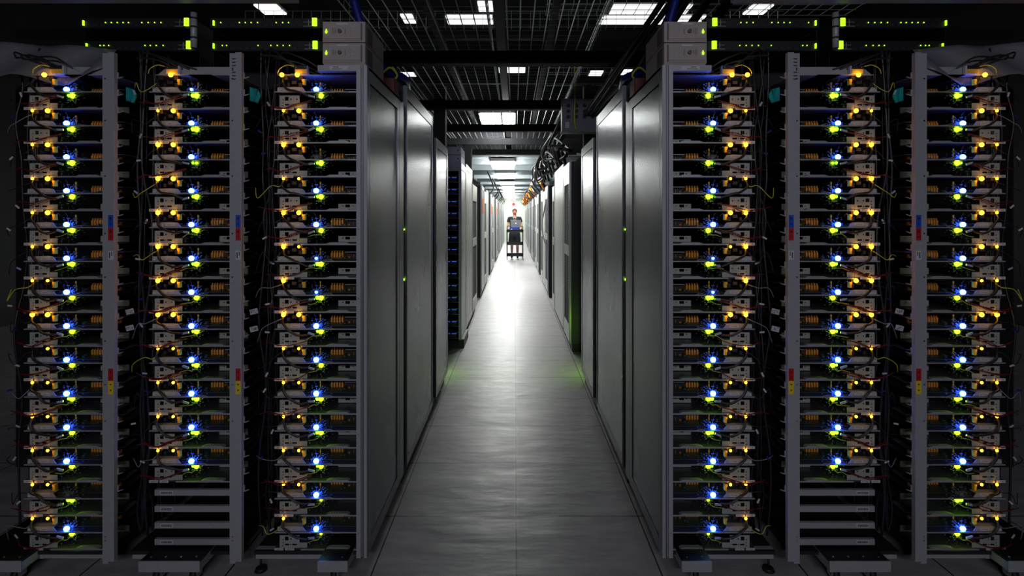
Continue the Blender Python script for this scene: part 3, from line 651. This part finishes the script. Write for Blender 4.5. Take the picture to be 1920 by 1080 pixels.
for s in (1, -1):
    sd = SIDE[s]
    c2 = cabinet(s, 3.21, 4.26, 2.25, f'tall brushed metal cabinet second along the {sd} of the aisle', 'metal', depth=2.2)
    for y in (0.02, 1.03): obj('edge_strip', MB().box(0, 0.002, y-0.006, y+0.006, 0.1, 2.25), M['pframe'], c2, sx=s)
    c3 = cabinet(s, 4.44, 5.22, 2.125, f'lower brushed metal cabinet third along the {sd}, beside the cross aisle', 'metal', depth=2.2)
    obj('green_led_or_glow', MB().bbox(-0.20, -0.14, 0.776, 0.80, 0.20, 0.24, 0.004), E['green_s'], c3, sx=s)['label'] = 'added green light'  # added as a visible source for the green point light
    t = obj('junction_box', MB().bbox(-0.80, -0.625, 2.98, 3.10, 2.139, 2.235, 0.005), M['redbrown'], sx=s); tag(t, f'red-brown junction box on top of the first {sd} cabinet', 'junction box')
    o = obj('blue_cable_bundle', MB().tube([(-0.82, 2.9, 2.62), (-0.76, 2.92, 2.42), (-0.70, 3.05, 2.30), (-0.62, 3.2, 2.285), (-0.66, 3.5, 2.27)], 0.022, 10, 6), M['blue'], sx=s); tag(o, f'thick blue cable drooping onto the {sd} metal cabinets', 'cable')
    o = obj('yellow_cable', MB().tube([(-0.70, 3.0, 2.26), (-0.66, 3.02, 2.30), (-0.63, 3.06, 2.27), (-0.66, 3.08, 2.24)], 0.006, 8, 6), M['ywire'], sx=s); tag(o, f'short yellow cable loop by the {sd} junction box', 'cable')
    # added emitters standing in for green reflections in the slit between cabinets
    for z in (1.44, 1.16):
        obj('green_led_or_glow', MB().sph((-0.006, -0.036, z), 0.005, 8, 6)
            .box(-0.016, -0.009, -0.040, 0.0, z-0.004, z+0.004), E['green_s'], c2, sx=s)
    o = obj('support_column', MB().box(-0.86, -0.735, 6.05, 6.17, 0, 2.9), M['beam'], sx=s); tag(o, f'black support column in the cross aisle on the {sd}', 'column')
    o = obj('support_column', MB().box(-0.86, -0.735, 9.75, 9.87, 0, 2.9), M['beam'], sx=s); tag(o, f'black support column in the second cross aisle on the {sd}', 'column')

# row 2 left: blue-lit rack seen end on
s = 1
t = cabinet(1, 6.52, 7.17, 2.12, 'pale rack with blue-lit servers facing the cross aisle', 'white', depth=0.02)
obj('post', MB().box(-0.03, 0.0, -0.001, 0.03, 0.1, 2.12).box(-0.50, -0.03, 0, 0.03, 2.03, 2.12).box(-0.50, -0.47, 0, 0.03, 0.1, 2.12), M['lilac'], t)
obj('black_backing', MB().box(-0.50, -0.02, 0.6, 0.62, 0.1, 2.1), M['blackmat'], t)
for k in range(14):
    z = 1.90-k*0.1375
    v = thing('blue_lit_server', f'{ORD[k]} blue-lit server in the pale rack past the cross aisle' if k else 'top blue-lit server in the pale rack past the cross aisle', 'server', (-1.07, 6.535, z), 'blue-lit servers')
    obj('tray', MB().box(0, 0.425, 0, 0.5, 0, 0.004).box(0, 0.425, 0, 0.5, 0.066, 0.070), M['tray'], v)
    obj('drive_block', MB().box(0.03, 0.40, 0.02, 0.3, 0.006, 0.045), M['dark'], v)
    for i in range(3): obj('blue_led_or_glow', MB().box(0.20+i*0.075, 0.255+i*0.075, -0.002, 0.001, 0.052, 0.058), E['blue_s'], v)  # glowing bars stand in for blue reflections along the shelf edges
for i in range(2):
    t = thing('power_unit', f'{["lower", "upper"][i]} pale lilac unit stacked on the blue-lit rack', 'power unit', (-0.80, 6.53, 2.12+i*0.095), 'lilac power units')
    obj('case', MB().bbox(0, 0.185, 0, 0.5, 0.002, 0.092, 0.005), M['lilac'], t)
    for a in (0.03, 0.15): obj('screw', MB().cyl((a, -0.003, 0.05), (a, 0, 0.05), 0.008, 8), M['ink'], t)
cabinet(1, 7.2, 8.22, 2.17, 'plain white cabinet behind the blue-lit rack', 'white')
cabinet(1, 8.26, 9.28, 1.98, 'white cabinet with dark mesh door behind the plain white one on the left', 'slot')
# row 2 right
t = cabinet(-1, 6.33, 7.12, 2.12, 'dark cabinet with perforated white door edge, past the right metal cabinets', 'slot')
obj('front_panel', MB().box(-0.6, -0.02, -0.004, 0.004, 0.10, 2.12), mat('dark_purple_panel', (0.035, 0.03, 0.06), 0.45), t, sx=-1)
cabinet(-1, 7.2, 8.7, 2.17, 'plain white cabinet beside the perforated one on the right', 'white')
cabinet(-1, 8.74, 9.28, 1.98, 'narrow white cabinet with dark slot before the second cross aisle', 'slot')
# rows 3 and on
rows = [10.55, 14.65, 18.75, 22.85, 26.95, 31.05]
rn = ['third', 'fourth', 'fifth', 'sixth', 'seventh', 'eighth']
for s in (1, -1):
    for i, y in enumerate(rows):
        for j, (a, b, h) in enumerate(((0, 0.9, 2.08), (0.94, 1.84, 2.02), (1.88, 2.8, 2.08))):
            st = ('white', 'slot', 'white')[j] if s == 1 else ('slot', 'white', 'slot')[j]
            c = cabinet(s, y+a, y+b, h, f'{["first", "middle", "last"][j]} cabinet of the {rn[i]} row along the {SIDE[s]} of the aisle', st, f'cabinets of the far {SIDE[s]} rows', depth=1.2)
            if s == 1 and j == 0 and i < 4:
                o = obj('orange_reflection', MB().box(0.0, 0.003, 0.10, 0.75, 1.56, 1.84), M['orefl'], c); o['label'] = 'painted orange reflection'  # orange cable reflection painted on as a flat plate
            obj('edge_post', MB().box(-0.02, 0.004, -0.012, 0.012, 0.06, h), M['galv'], c, sx=s)
# curved white cable on the right
o = obj('white_cable', MB().tube([(0.59, 10.9, 1.75), (0.55, 10.9, 1.55), (0.52, 10.9, 1.35), (0.55, 10.9, 1.1), (0.60, 10.9, 0.95)], 0.014, 8, 6), M['paper']); tag(o, 'white cable bowing out from the right far cabinets', 'cable')

# ------------------------------------------------------------------ overhead: mesh trays, beams, lamps
ZT = 2.72
BEAMS = [2.75, 4.28, 6.1, 7.7, 9.1, 10.6]
for i, y in enumerate(BEAMS):
    o = obj('ceiling_beam', MB().box(-1.15, 1.15, y, y+0.05, ZT-0.06, ZT+0.035).box(-1.15, 1.15, y-0.02, y+0.07, ZT-0.065, ZT-0.055), M['beam'])  # near beams coloured black to stand for being unlit
    tag(o, f'{["nearest", "second", "third", "fourth", "fifth", "sixth"][i]} unlit crossbeam under the wire mesh over the aisle', 'beam', 'unlit crossbeams over the aisle')
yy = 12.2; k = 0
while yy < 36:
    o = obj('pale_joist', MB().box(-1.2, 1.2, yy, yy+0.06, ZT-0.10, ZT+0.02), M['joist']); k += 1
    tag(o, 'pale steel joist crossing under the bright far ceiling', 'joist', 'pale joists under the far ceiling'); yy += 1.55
for (x0, x1, lb) in ((-1.02, -0.17, 'wide wire mesh tray over the left half of the aisle'), (-0.05, 0.58, 'wire mesh tray over the right half of the aisle')):
    t = thing('wire_mesh_tray', lb, 'cable tray', (0, 0, ZT+0.04))
    m = MB(); x = x0
    while x <= x1+1e-6:
        m.cyl((x, 1.6, 0), (x, 11.5, 0), 0.0042, 6, smooth=False); x += 0.085
    for x in (x0, x1): m.cyl((x, 1.6, 0.055), (x, 11.5, 0.055), 0.003, 5, smooth=False); m.cyl((x, 1.6, 0.11), (x, 11.5, 0.11), 0.003, 5, smooth=False)
    obj('long_wires', m, M['wire'], t)
    m = MB(); y = 1.65
    while y < 11.5:
        m.cyl((x0, y, 0.006), (x1, y, 0.006), 0.0013, 4, smooth=False)
        for x in (x0, x1): m.cyl((x, y, 0.0), (x, y, 0.11), 0.0022, 4, smooth=False)
        y += 0.11
    obj('cross_wires', m, M['wireunlit'], t)
# cross trays higher up
for i, (y, z, x0, x1) in enumerate(((5.2, 3.45, 0.3, 3.2), (8.6, 3.55, 0.5, 3.4), (7.2, 3.9, -3.4, 3.4))):
    t = thing('wire_basket', ['wire basket crossing high over the right racks', 'second wire basket crossing behind it on the right', 'long wire basket crossing under the high lamps'][i], 'cable tray', (0, y, z))
    m = MB()
    for dy, dz in ((0, 0), (0.15, 0), (0.3, 0), (0, 0.1), (0.3, 0.1), (0, 0.2), (0.3, 0.2)): m.cyl((x0, dy, dz), (x1, dy, dz), 0.003, 5, smooth=False)
    x = x0
    while x < x1: m.cyl((x, 0, 0), (x, 0.3, 0), 0.003, 4, smooth=False); m.cyl((x, 0, 0), (x, 0, 0.2), 0.003, 4, smooth=False); x += 0.12
    obj('wires', m, M['wire'], t)
    hr = MB()
    for x in (x0+0.1, x1-0.1): hr.cyl((x, 0.15, 0), (x, 0.15, HC-z), 0.006, 6)
    obj('hanger_rod', hr, M['beam'], t)
# dark flat trunking seen through the mesh
for i, (x, y0, y1, wd) in enumerate(((-0.66, 2, 11, 0.05), (0.31, 2, 11, 0.05), (-0.12, 2, 11.4, 0.08)   )):
    o = obj('cable_duct', MB().box(x-wd/2, x+wd/2, y0, y1, 3.05, 3.12), M['beam']); tag(o, ['black cable duct above the left mesh tray', 'black cable duct above the right mesh tray', 'black cable duct between the two mesh trays', 'broad black duct beyond the right mesh tray', 'broad black duct beyond the left mesh tray'][i], 'cable duct')
for i in range(5):
    y = 3.4+i*1.75
    o = obj('high_crossbar', MB().box(-4.5, 4.5, y, y+0.07, 3.12, 3.20), M['beam']); tag(o, 'black bar crossing above the mesh trays', 'bar', 'black bars above the mesh trays')
# high hall lamps (twin diffusers)
HL = [(-0.33, -0.02, 30), (0.62, 1.50, 33), (-1.05, -0.95, 30), (-1.95, -1.6, 10), (1.68, 2.0, 10), (0.55, 1.3, 8), (-0.35, -0.05, 4)]
def high_lamp(x0, x1, y, z, lb, mt='high'):
    t = thing('high_ceiling_lamp', lb, 'lamp', ((x0+x1)/2, y, z)); W = (x1-x0)/2
    obj('housing', MB().box(-W-0.05, W+0.05, -0.05, 0.50, 0.02, 0.10), M['black'], t)
    for j in range(2): obj('diffuser', MB().bbox(-W, W, j*0.24, j*0.24+0.19, 0.0, 0.02, 0.01), E[mt], t)
ZH = 4.9
def at(xp, yp, z):  # pixel ray to height z
    d = (z-CAM_Z)*1070/(405-yp); return px(xp, d), d
specs = [(835, 923, 30, 'twin high lamp above the left mesh tray, nearer the aisle centre'), (1130, 1325, 30, 'long twin high lamp above the right cable bundles'), (750, 772, 28, 'short high lamp far left over the mesh tray'),
         (475, 518, 10, 'high lamp above the left racks'), (1412, 1452, 10, 'high lamp above the right racks'), (1150, 1300, 9, 'high lamp nearest above the right cable bundles'), (895, 925, 4, 'high lamp at the top over the aisle centre'),
         (735, 775, 137, 'high lamp glimpsed low behind the left metal cabinets'), (1150, 1196, 132, 'high lamp glimpsed low behind the right metal cabinets'), (1108, 1132, 134, 'small high lamp beside the hanging power box'), (935, 985, 128, 'high lamp behind the second mesh bay')]
for (a, b, y, lb) in specs:
    x0, d = at(a, y, ZH); x1, _ = at(b, y, ZH); high_lamp(x0, x1, d, ZH, lb)
# aisle lamps
for i, (y, p) in enumerate(LAMPS):
    t = thing('aisle_lamp', f'{["nearest dim", "second", "third", "fourth", "fifth", "sixth", "seventh", "eighth", "ninth"][i]} ceiling lamp over the aisle', 'lamp', (-0.25, y, 2.64 if i else 2.95), 'ceiling lamps over the aisle')
    obj('housing', MB().bbox(-0.26, 0.26, -0.6, 0.6, 0.012, 0.07, 0.02), M['white'], t)
    obj('diffuser', MB().bbox(-0.24, 0.24, -0.56, 0.56, -0.06, 0.012, 0.03), em('lamp_diffuser', (0.97, 1.0, 0.96), p), t)
t = thing('hall_lamp', 'dim hall lamp hanging behind the camera', 'lamp', (0, -3.0, 2.72))
obj('housing', MB().box(-1.2, 1.2, -0.25, -0.06, 0.0, 0.3), M['white'], t)
obj('diffuser', MB().box(-1.15, 1.15, -0.06, -0.05, 0.03, 0.27), E['lamp_dim'], t)
obj('hanger_rod', MB().cyl((-0.9, -0.15, 0.3), (-0.9, -0.15, HC-2.72), 0.01, 6).cyl((0.9, -0.15, 0.3), (0.9, -0.15, HC-2.72), 0.01, 6), M['beam'], t)
# hanging power box with sockets
t = thing('hanging_power_box', 'grey power box with round sockets hanging over the right of the aisle', 'power box', (px(1054, 5.6), 5.6, pz(246, 5.6)))
obj('case', MB().bbox(0, 0.36, 0, 0.16, 0, 0.32, 0.006).box(-0.005, 0.365, -0.004, 0.164, -0.006, 0.004), mat('power_box_paint', (0.16, 0.16, 0.22), 0.5), t)
for a in range(4):
    for b in range(3): obj('socket', MB().cyl((0.06+a*0.08, -0.014, 0.14+b*0.055), (0.06+a*0.08, 0, 0.14+b*0.055), 0.018, 12), M['ink'], t)
obj('rating_plate', MB().box(0.03, 0.07, -0.003, 0, 0.03, 0.09), M['paper'], t)
o = obj('yellow_power_cable', MB().tube([(0.58, 5.55, 3.1), (0.585, 5.54, 2.7), (0.58, 5.55, 2.45), (0.6, 5.58, 2.36)], 0.008, 8, 6), M['ywire']); tag(o, 'yellow cable hanging in front of the power box', 'cable')
# black cables at the upper right of the aisle
q = random.Random(21)
for i in range(9):
    x = 0.72+i*0.05
    o = obj('thick_black_cable', MB().tube([(x+0.25, 2.6, 3.3+q.uniform(-.1, .2)), (x+0.16+q.uniform(-.05, .05), 3.1, 2.85), (x+0.05, 3.9, 2.62+q.uniform(-.05, .05)), (x-0.02, 4.9, 2.52+q.uniform(-.03, .05)), (x-0.04, 6.4, 2.50)], 0.018, 8, 6), M['cable'])
    tag(o, 'thick black cable sweeping down over the right metal cabinets', 'cable', 'thick black cables over the right cabinets')
for i in range(14):
    y = 6.6+i*0.5; x = 0.42+q.uniform(-0.06, 0.16)
    o = obj('tangled_cable', MB().tube([(x+0.15, y-0.3, 2.66), (x, y, 2.45+q.uniform(-.12, .1)), (x+0.05, y+0.3, 2.25+q.uniform(-.12, .15)), (x+0.18, y+0.15, 2.35), (x+0.1, y+0.7, 2.5), (x+0.2, y+1.0, 2.2)], 0.014+q.random()*0.012, 7, 6), M['cable'])
    tag(o, 'black cable tangled over the white cabinets on the right', 'cable', 'tangled black cables on the right')
for i in range(26):
    y = 12+i*0.9; x = 0.50+q.uniform(-0.05, 0.1); c = 'orange' if (13 < i < 23 or i % 4 == 0) else 'cable' if i % 3 else 'grey'
    o = obj('patch_lead', MB().tube([(x+0.1, y, 2.62), (x-0.03, y+0.2, 2.42+q.uniform(-.1, .05)), (x, y+0.5, 2.25+q.uniform(-.1, .1)), (x-0.05, y+0.8, 2.3), (x+0.12, y+1.1, 2.12)], 0.02 if c == 'orange' else 0.016, 7, 5), M[c])
    cn = {'orange': 'orange', 'cable': 'black', 'grey': 'grey'}[c]
    tag(o, f'{cn} cable drooping over the far right cabinets', 'cable', f'{cn} cables over the far right cabinets')
for i in range(8):
    y = 14+i*2.2; x = -0.50+q.uniform(-0.08, 0.0)
    o = obj('drooping_cable', MB().tube([(x-0.1, y, 2.6), (x+0.02, y+0.4, 2.3), (x, y+0.9, 2.2), (x-0.1, y+1.3, 2.1)], 0.016, 7, 5), M['cable']); tag(o, 'black cable drooping over the far left cabinets', 'cable', 'black cables over the far left cabinets')
# exit sign
t = thing('exit_sign', 'red lettered EXIT sign hanging near the far end', 'sign', (px(958, 26), 26, pz(376, 26)))
obj('plate', MB().box(-0.2, 0.2, 0, 0.03, 0, 0.19), M['beige'], t)
obj('hanger', MB().cyl((-0.12, 0.015, 0.19), (-0.12, 0.015, 2.74-pz(376, 26)), 0.006, 6).cyl((0.12, 0.015, 0.19), (0.12, 0.015, 2.74-pz(376, 26)), 0.006, 6), M['beam'], t)
cu = bpy.data.curves.new('exit_text', 'FONT'); cu.body = 'EXIT'; cu.size = 0.19; cu.extrude = 0.004; cu.align_x = 'CENTER'; cu.offset = 0.012
tmp = bpy.data.objects.new('tmp', cu); tm = bpy.data.meshes.new_from_object(tmp); bpy.data.objects.remove(tmp); tm.materials.clear(); tm.materials.append(E['exit'])
o = bpy.data.objects.new('lettering', tm); COL.objects.link(o); o.parent = t; o.location = (0, -0.006, 0.035); o.rotation_euler = (math.pi/2, 0, 0)
o = obj('round_red_mark', MB().cyl((px(963, 34), 34.015, pz(380, 34)), (px(963, 34), 34.015, 2.74), 0.006, 6).cyl((px(963, 34), 34, pz(383, 34)), (px(963, 34), 34.03, pz(383, 34)), 0.09, 16), M['stred']); tag(o, 'small round red sign above the person, further back', 'sign')

# ------------------------------------------------------------------ cart, laptop, person
CX, CY = px(965.5, 19.9), 19.7
t = thing('utility_cart', 'black three-shelf utility cart pushed by the person', 'cart', (CX, CY, 0))
for i, z in enumerate((0.17, 0.56, 1.00)):
    obj('shelf', MB().bbox(-0.29, 0.29, 0, 0.46, z, z+0.02, 0.02).box(-0.29, 0.29, 0, 0.012, z-0.05, z+0.045).box(-0.29, 0.29, 0.448, 0.46, z-0.05, z+0.045).box(-0.29, -0.278, 0, 0.46, z-0.02, z+0.045).box(0.278, 0.29, 0, 0.46, z-0.02, z+0.045), M['black'], t)
for x in (-0.275, 0.275):
    for y in (0.015, 0.445):
        l = obj('leg', MB().box(x-0.018, x+0.018, y-0.015, y+0.015, 0.10, 1.04), M['black'], t)
        obj('caster', MB().cyl((x-0.012, y, 0.045), (x+0.012, y, 0.045), 0.045, 16).box(x-0.016, x+0.016, y-0.01, y+0.02, 0.06, 0.11), M['rubber'], t)
obj('push_handle', MB().tube([(-0.275, 0.45, 1.02), (-0.275, 0.50, 1.13), (-0.2, 0.52, 1.16), (0.2, 0.52, 1.16), (0.275, 0.50, 1.13), (0.275, 0.45, 1.02)], 0.014, 8, 6), M['black'], t)
o = obj('blue_case', MB().bbox(CX-0.19, CX+0.15, CY+0.06, CY+0.34, 1.045, 1.125, 0.03), M['blue']); tag(o, 'blue case lying on the top shelf of the cart under the laptop', 'case')
t = thing('laptop', 'open silver laptop with white logo on its lid, on the cart', 'laptop', (CX+0.03, CY+0.14, 1.127))
obj('keyboard_base', MB().bbox(-0.18, 0.18, 0.0, 0.24, 0, 0.014, 0.01), M['lap'], t)
lid = obj('lid', MB().bbox(-0.18, 0.18, -0.006, 0.0, 0.0, 0.245, 0.002), M['lap'], t, (0, 0, 0.012)); lid.rotation_euler = (math.radians(12), 0, 0)
lg = MB()
pts = []
for i in range(28):
    a = 2*math.pi*i/28; r = 0.020*(1-0.10*max(0, math.cos(2*a-math.pi))); x = r*math.cos(a); z = r*math.sin(a)*1.05
    if -0.45 < math.atan2(z, x) < 0.45: x = 0.012
    pts.append((-x, z+0.125))
lg.prism(pts, -0.0075, -0.006, 'y'); lg.prism([(0.0, 0.150), (-0.006, 0.152), (-0.009, 0.162), (-0.002, 0.160)], -0.0075, -0.006, 'y')
obj('logo', lg, em('laptop_logo_light', (1, 1, 1), 1.4), lid)
o = obj('white_mouse', MB().sph((CX-0.12, CY+0.05, 1.052), 0.03, 10, 6, (1, 1.4, 0.6)), M['paper']); tag(o, 'small pale gadget on the front edge of the cart top shelf', 'gadget')

def skin_mesh(name, verts, edges, root, m, parent, sub=2):
    me = bpy.data.meshes.new(name); me.from_pydata([v[0] for v in verts], edges, []); me.materials.append(m)
    o = bpy.data.objects.new(name, me); COL.objects.link(o); o.parent = parent
    o.modifiers.new('skin', 'SKIN'); sk = me.skin_vertices[0].data
    for i, v in enumerate(verts):
        r = v[1]; sk[i].radius = (r, r) if not isinstance(r, tuple) else r; sk[i].use_root = (i == root)
    if o.modifiers['skin']: o.modifiers['skin'].use_smooth_shade = True
    sb = o.modifiers.new('sub', 'SUBSURF'); sb.levels = sub; sb.render_levels = sub
    return o
PX, PY = px(965, 20.5), 20.55
P = thing('person', 'bearded person in black t-shirt and shorts pushing the cart, looking up', 'person', (PX, PY, 0))
V = [((0, 0, 0.93), (0.12, 0.085)), ((0, 0, 1.08), (0.125, 0.09)), ((0, 0, 1.25), (0.165, 0.11)), ((0, 0.0, 1.42), (0.15, 0.09)), ((0, -0.005, 1.50), 0.058), ((0, -0.015, 1.57), 0.062),
     ((0, -0.02, 1.65), (0.078, 0.092)), ((0, -0.005, 1.72), (0.07, 0.085)),
     # left arm
     ((-0.19, 0, 1.42), 0.055), ((-0.25, -0.03, 1.18), 0.043), ((-0.255, -0.20, 1.06), 0.032), ((-0.25, -0.27, 1.04), 0.030),
     ((0.19, 0, 1.42), 0.055), ((0.25, -0.03, 1.18), 0.043), ((0.255, -0.20, 1.06), 0.032), ((0.25, -0.27, 1.04), 0.030),
     # legs
     ((-0.095, 0.01, 0.84), 0.07), ((-0.10, -0.015, 0.50), 0.058), ((-0.10, 0.01, 0.33), 0.056), ((-0.10, 0.02, 0.09), 0.036), ((-0.105, -0.12, 0.035), 0.034),
     ((0.095, 0.01, 0.84), 0.07), ((0.10, 0.005, 0.50), 0.058), ((0.10, 0.03, 0.33), 0.056), ((0.10, 0.04, 0.09), 0.036), ((0.105, -0.10, 0.035), 0.034)]
ED = [(0,1),(1,2),(2,3),(3,4),(4,5),(5,6),(6,7),(3,8),(8,9),(9,10),(10,11),(3,12),(12,13),(13,14),(14,15),(0,16),(16,17),(17,18),(18,19),(19,20),(0,21),(21,22),(22,23),(23,24),(24,25)]
# fingers curled over the cart sides
for sx, w0 in ((-1, 11), (1, 15)):
    for f, (dx, L) in enumerate(((-0.027, 0.9), (-0.009, 1.0), (0.009, 0.95), (0.027, 0.75))):
        b = len(V); x = sx*0.25+dx
        V += [((x, -0.31, 1.045), 0.010), ((x, -0.31-0.032*L, 1.035), 0.0095), ((x, -0.318-0.04*L, 1.035-0.028*L), 0.008)]; ED += [(w0, b), (b, b+1), (b+1, b+2)]
    b = len(V); V += [((sx*0.25-sx*0.035, -0.28, 1.035), 0.011), ((sx*0.25-sx*0.055, -0.315, 1.02), 0.010)]; ED += [(w0, b), (b, b+1)]
body = skin_mesh('body', V, ED, 0, M['skin'], P)
VS = [((0, 0, 0.80), (0.21, 0.17)), ((0, 0, 1.08), (0.19, 0.15)), ((0, 0, 1.27), (0.205, 0.15)), ((0, 0, 1.43), (0.175, 0.12)), ((0, -0.003, 1.495), 0.070),
      ((-0.19, 0, 1.43), 0.075), ((-0.235, -0.02, 1.27), 0.068), ((0.19, 0, 1.43), 0.075), ((0.235, -0.02, 1.27), 0.068)]
skin_mesh('t_shirt', VS, [(0,1),(1,2),(2,3),(3,4),(3,5),(5,6),(3,7),(7,8)], 0, M['shirt'], P)
skin_mesh('shorts', [((0, 0, 1.0), (0.19, 0.15)), ((-0.10, 0, 0.80), 0.13), ((-0.11, -0.01, 0.50), 0.115), ((0.10, 0, 0.80), 0.13), ((0.11, 0.005, 0.50), 0.115), ((0, 0, 0.87), (0.21, 0.17))], [(0,5),(5,1),(1,2),(5,3),(3,4)], 0, M['shorts'], P)
for sx in (-1, 1):
    oy = 0 if sx < 0 else 0.02
    skin_mesh('shoe', [((sx*0.10, 0.03+oy, 0.055), 0.05), ((sx*0.103, -0.05+oy, 0.048), 0.046), ((sx*0.107, -0.14+oy, 0.04), 0.038)], [(0, 1), (1, 2)], 0, M['rubber'], P)
hc = (0, -0.018, 1.665)
obj('hair', MB().sph((0, 0.018, 1.695), 0.097, 16, 10, (0.93, 1.0, 0.95)), M['hair'], P)
obj('beard', MB().sph((0, -0.062, 1.600), 0.052, 12, 8, (1.05, 0.8, 0.75)), M['hair'], P)
obj('nose', MB().sph((0, -0.118, 1.668), 0.016, 8, 6, (0.8, 1.0, 1.2)), M['skin'], P)
obj('mouth', MB().sph((0, -0.104, 1.622), 0.014, 8, 6, (1.4, 0.5, 0.5)), M['stred'], P)
for sx in (-1, 1):
    obj('ear', MB().sph((sx*0.084, -0.01, 1.655), 0.022, 8, 6, (0.4, 0.8, 1.2)), M['skin'], P)
    obj('eye', MB().sph((sx*0.031, -0.103, 1.690), 0.010, 8, 6, (1.2, 0.6, 0.8)), M['ink'], P)
obj('lanyard', MB().tube([(-0.06, -0.06, 1.50), (-0.05, -0.12, 1.44), (0, -0.14, 1.36), (0.05, -0.12, 1.44), (0.06, -0.06, 1.50)], 0.012, 6, 5), M['grey'], P)
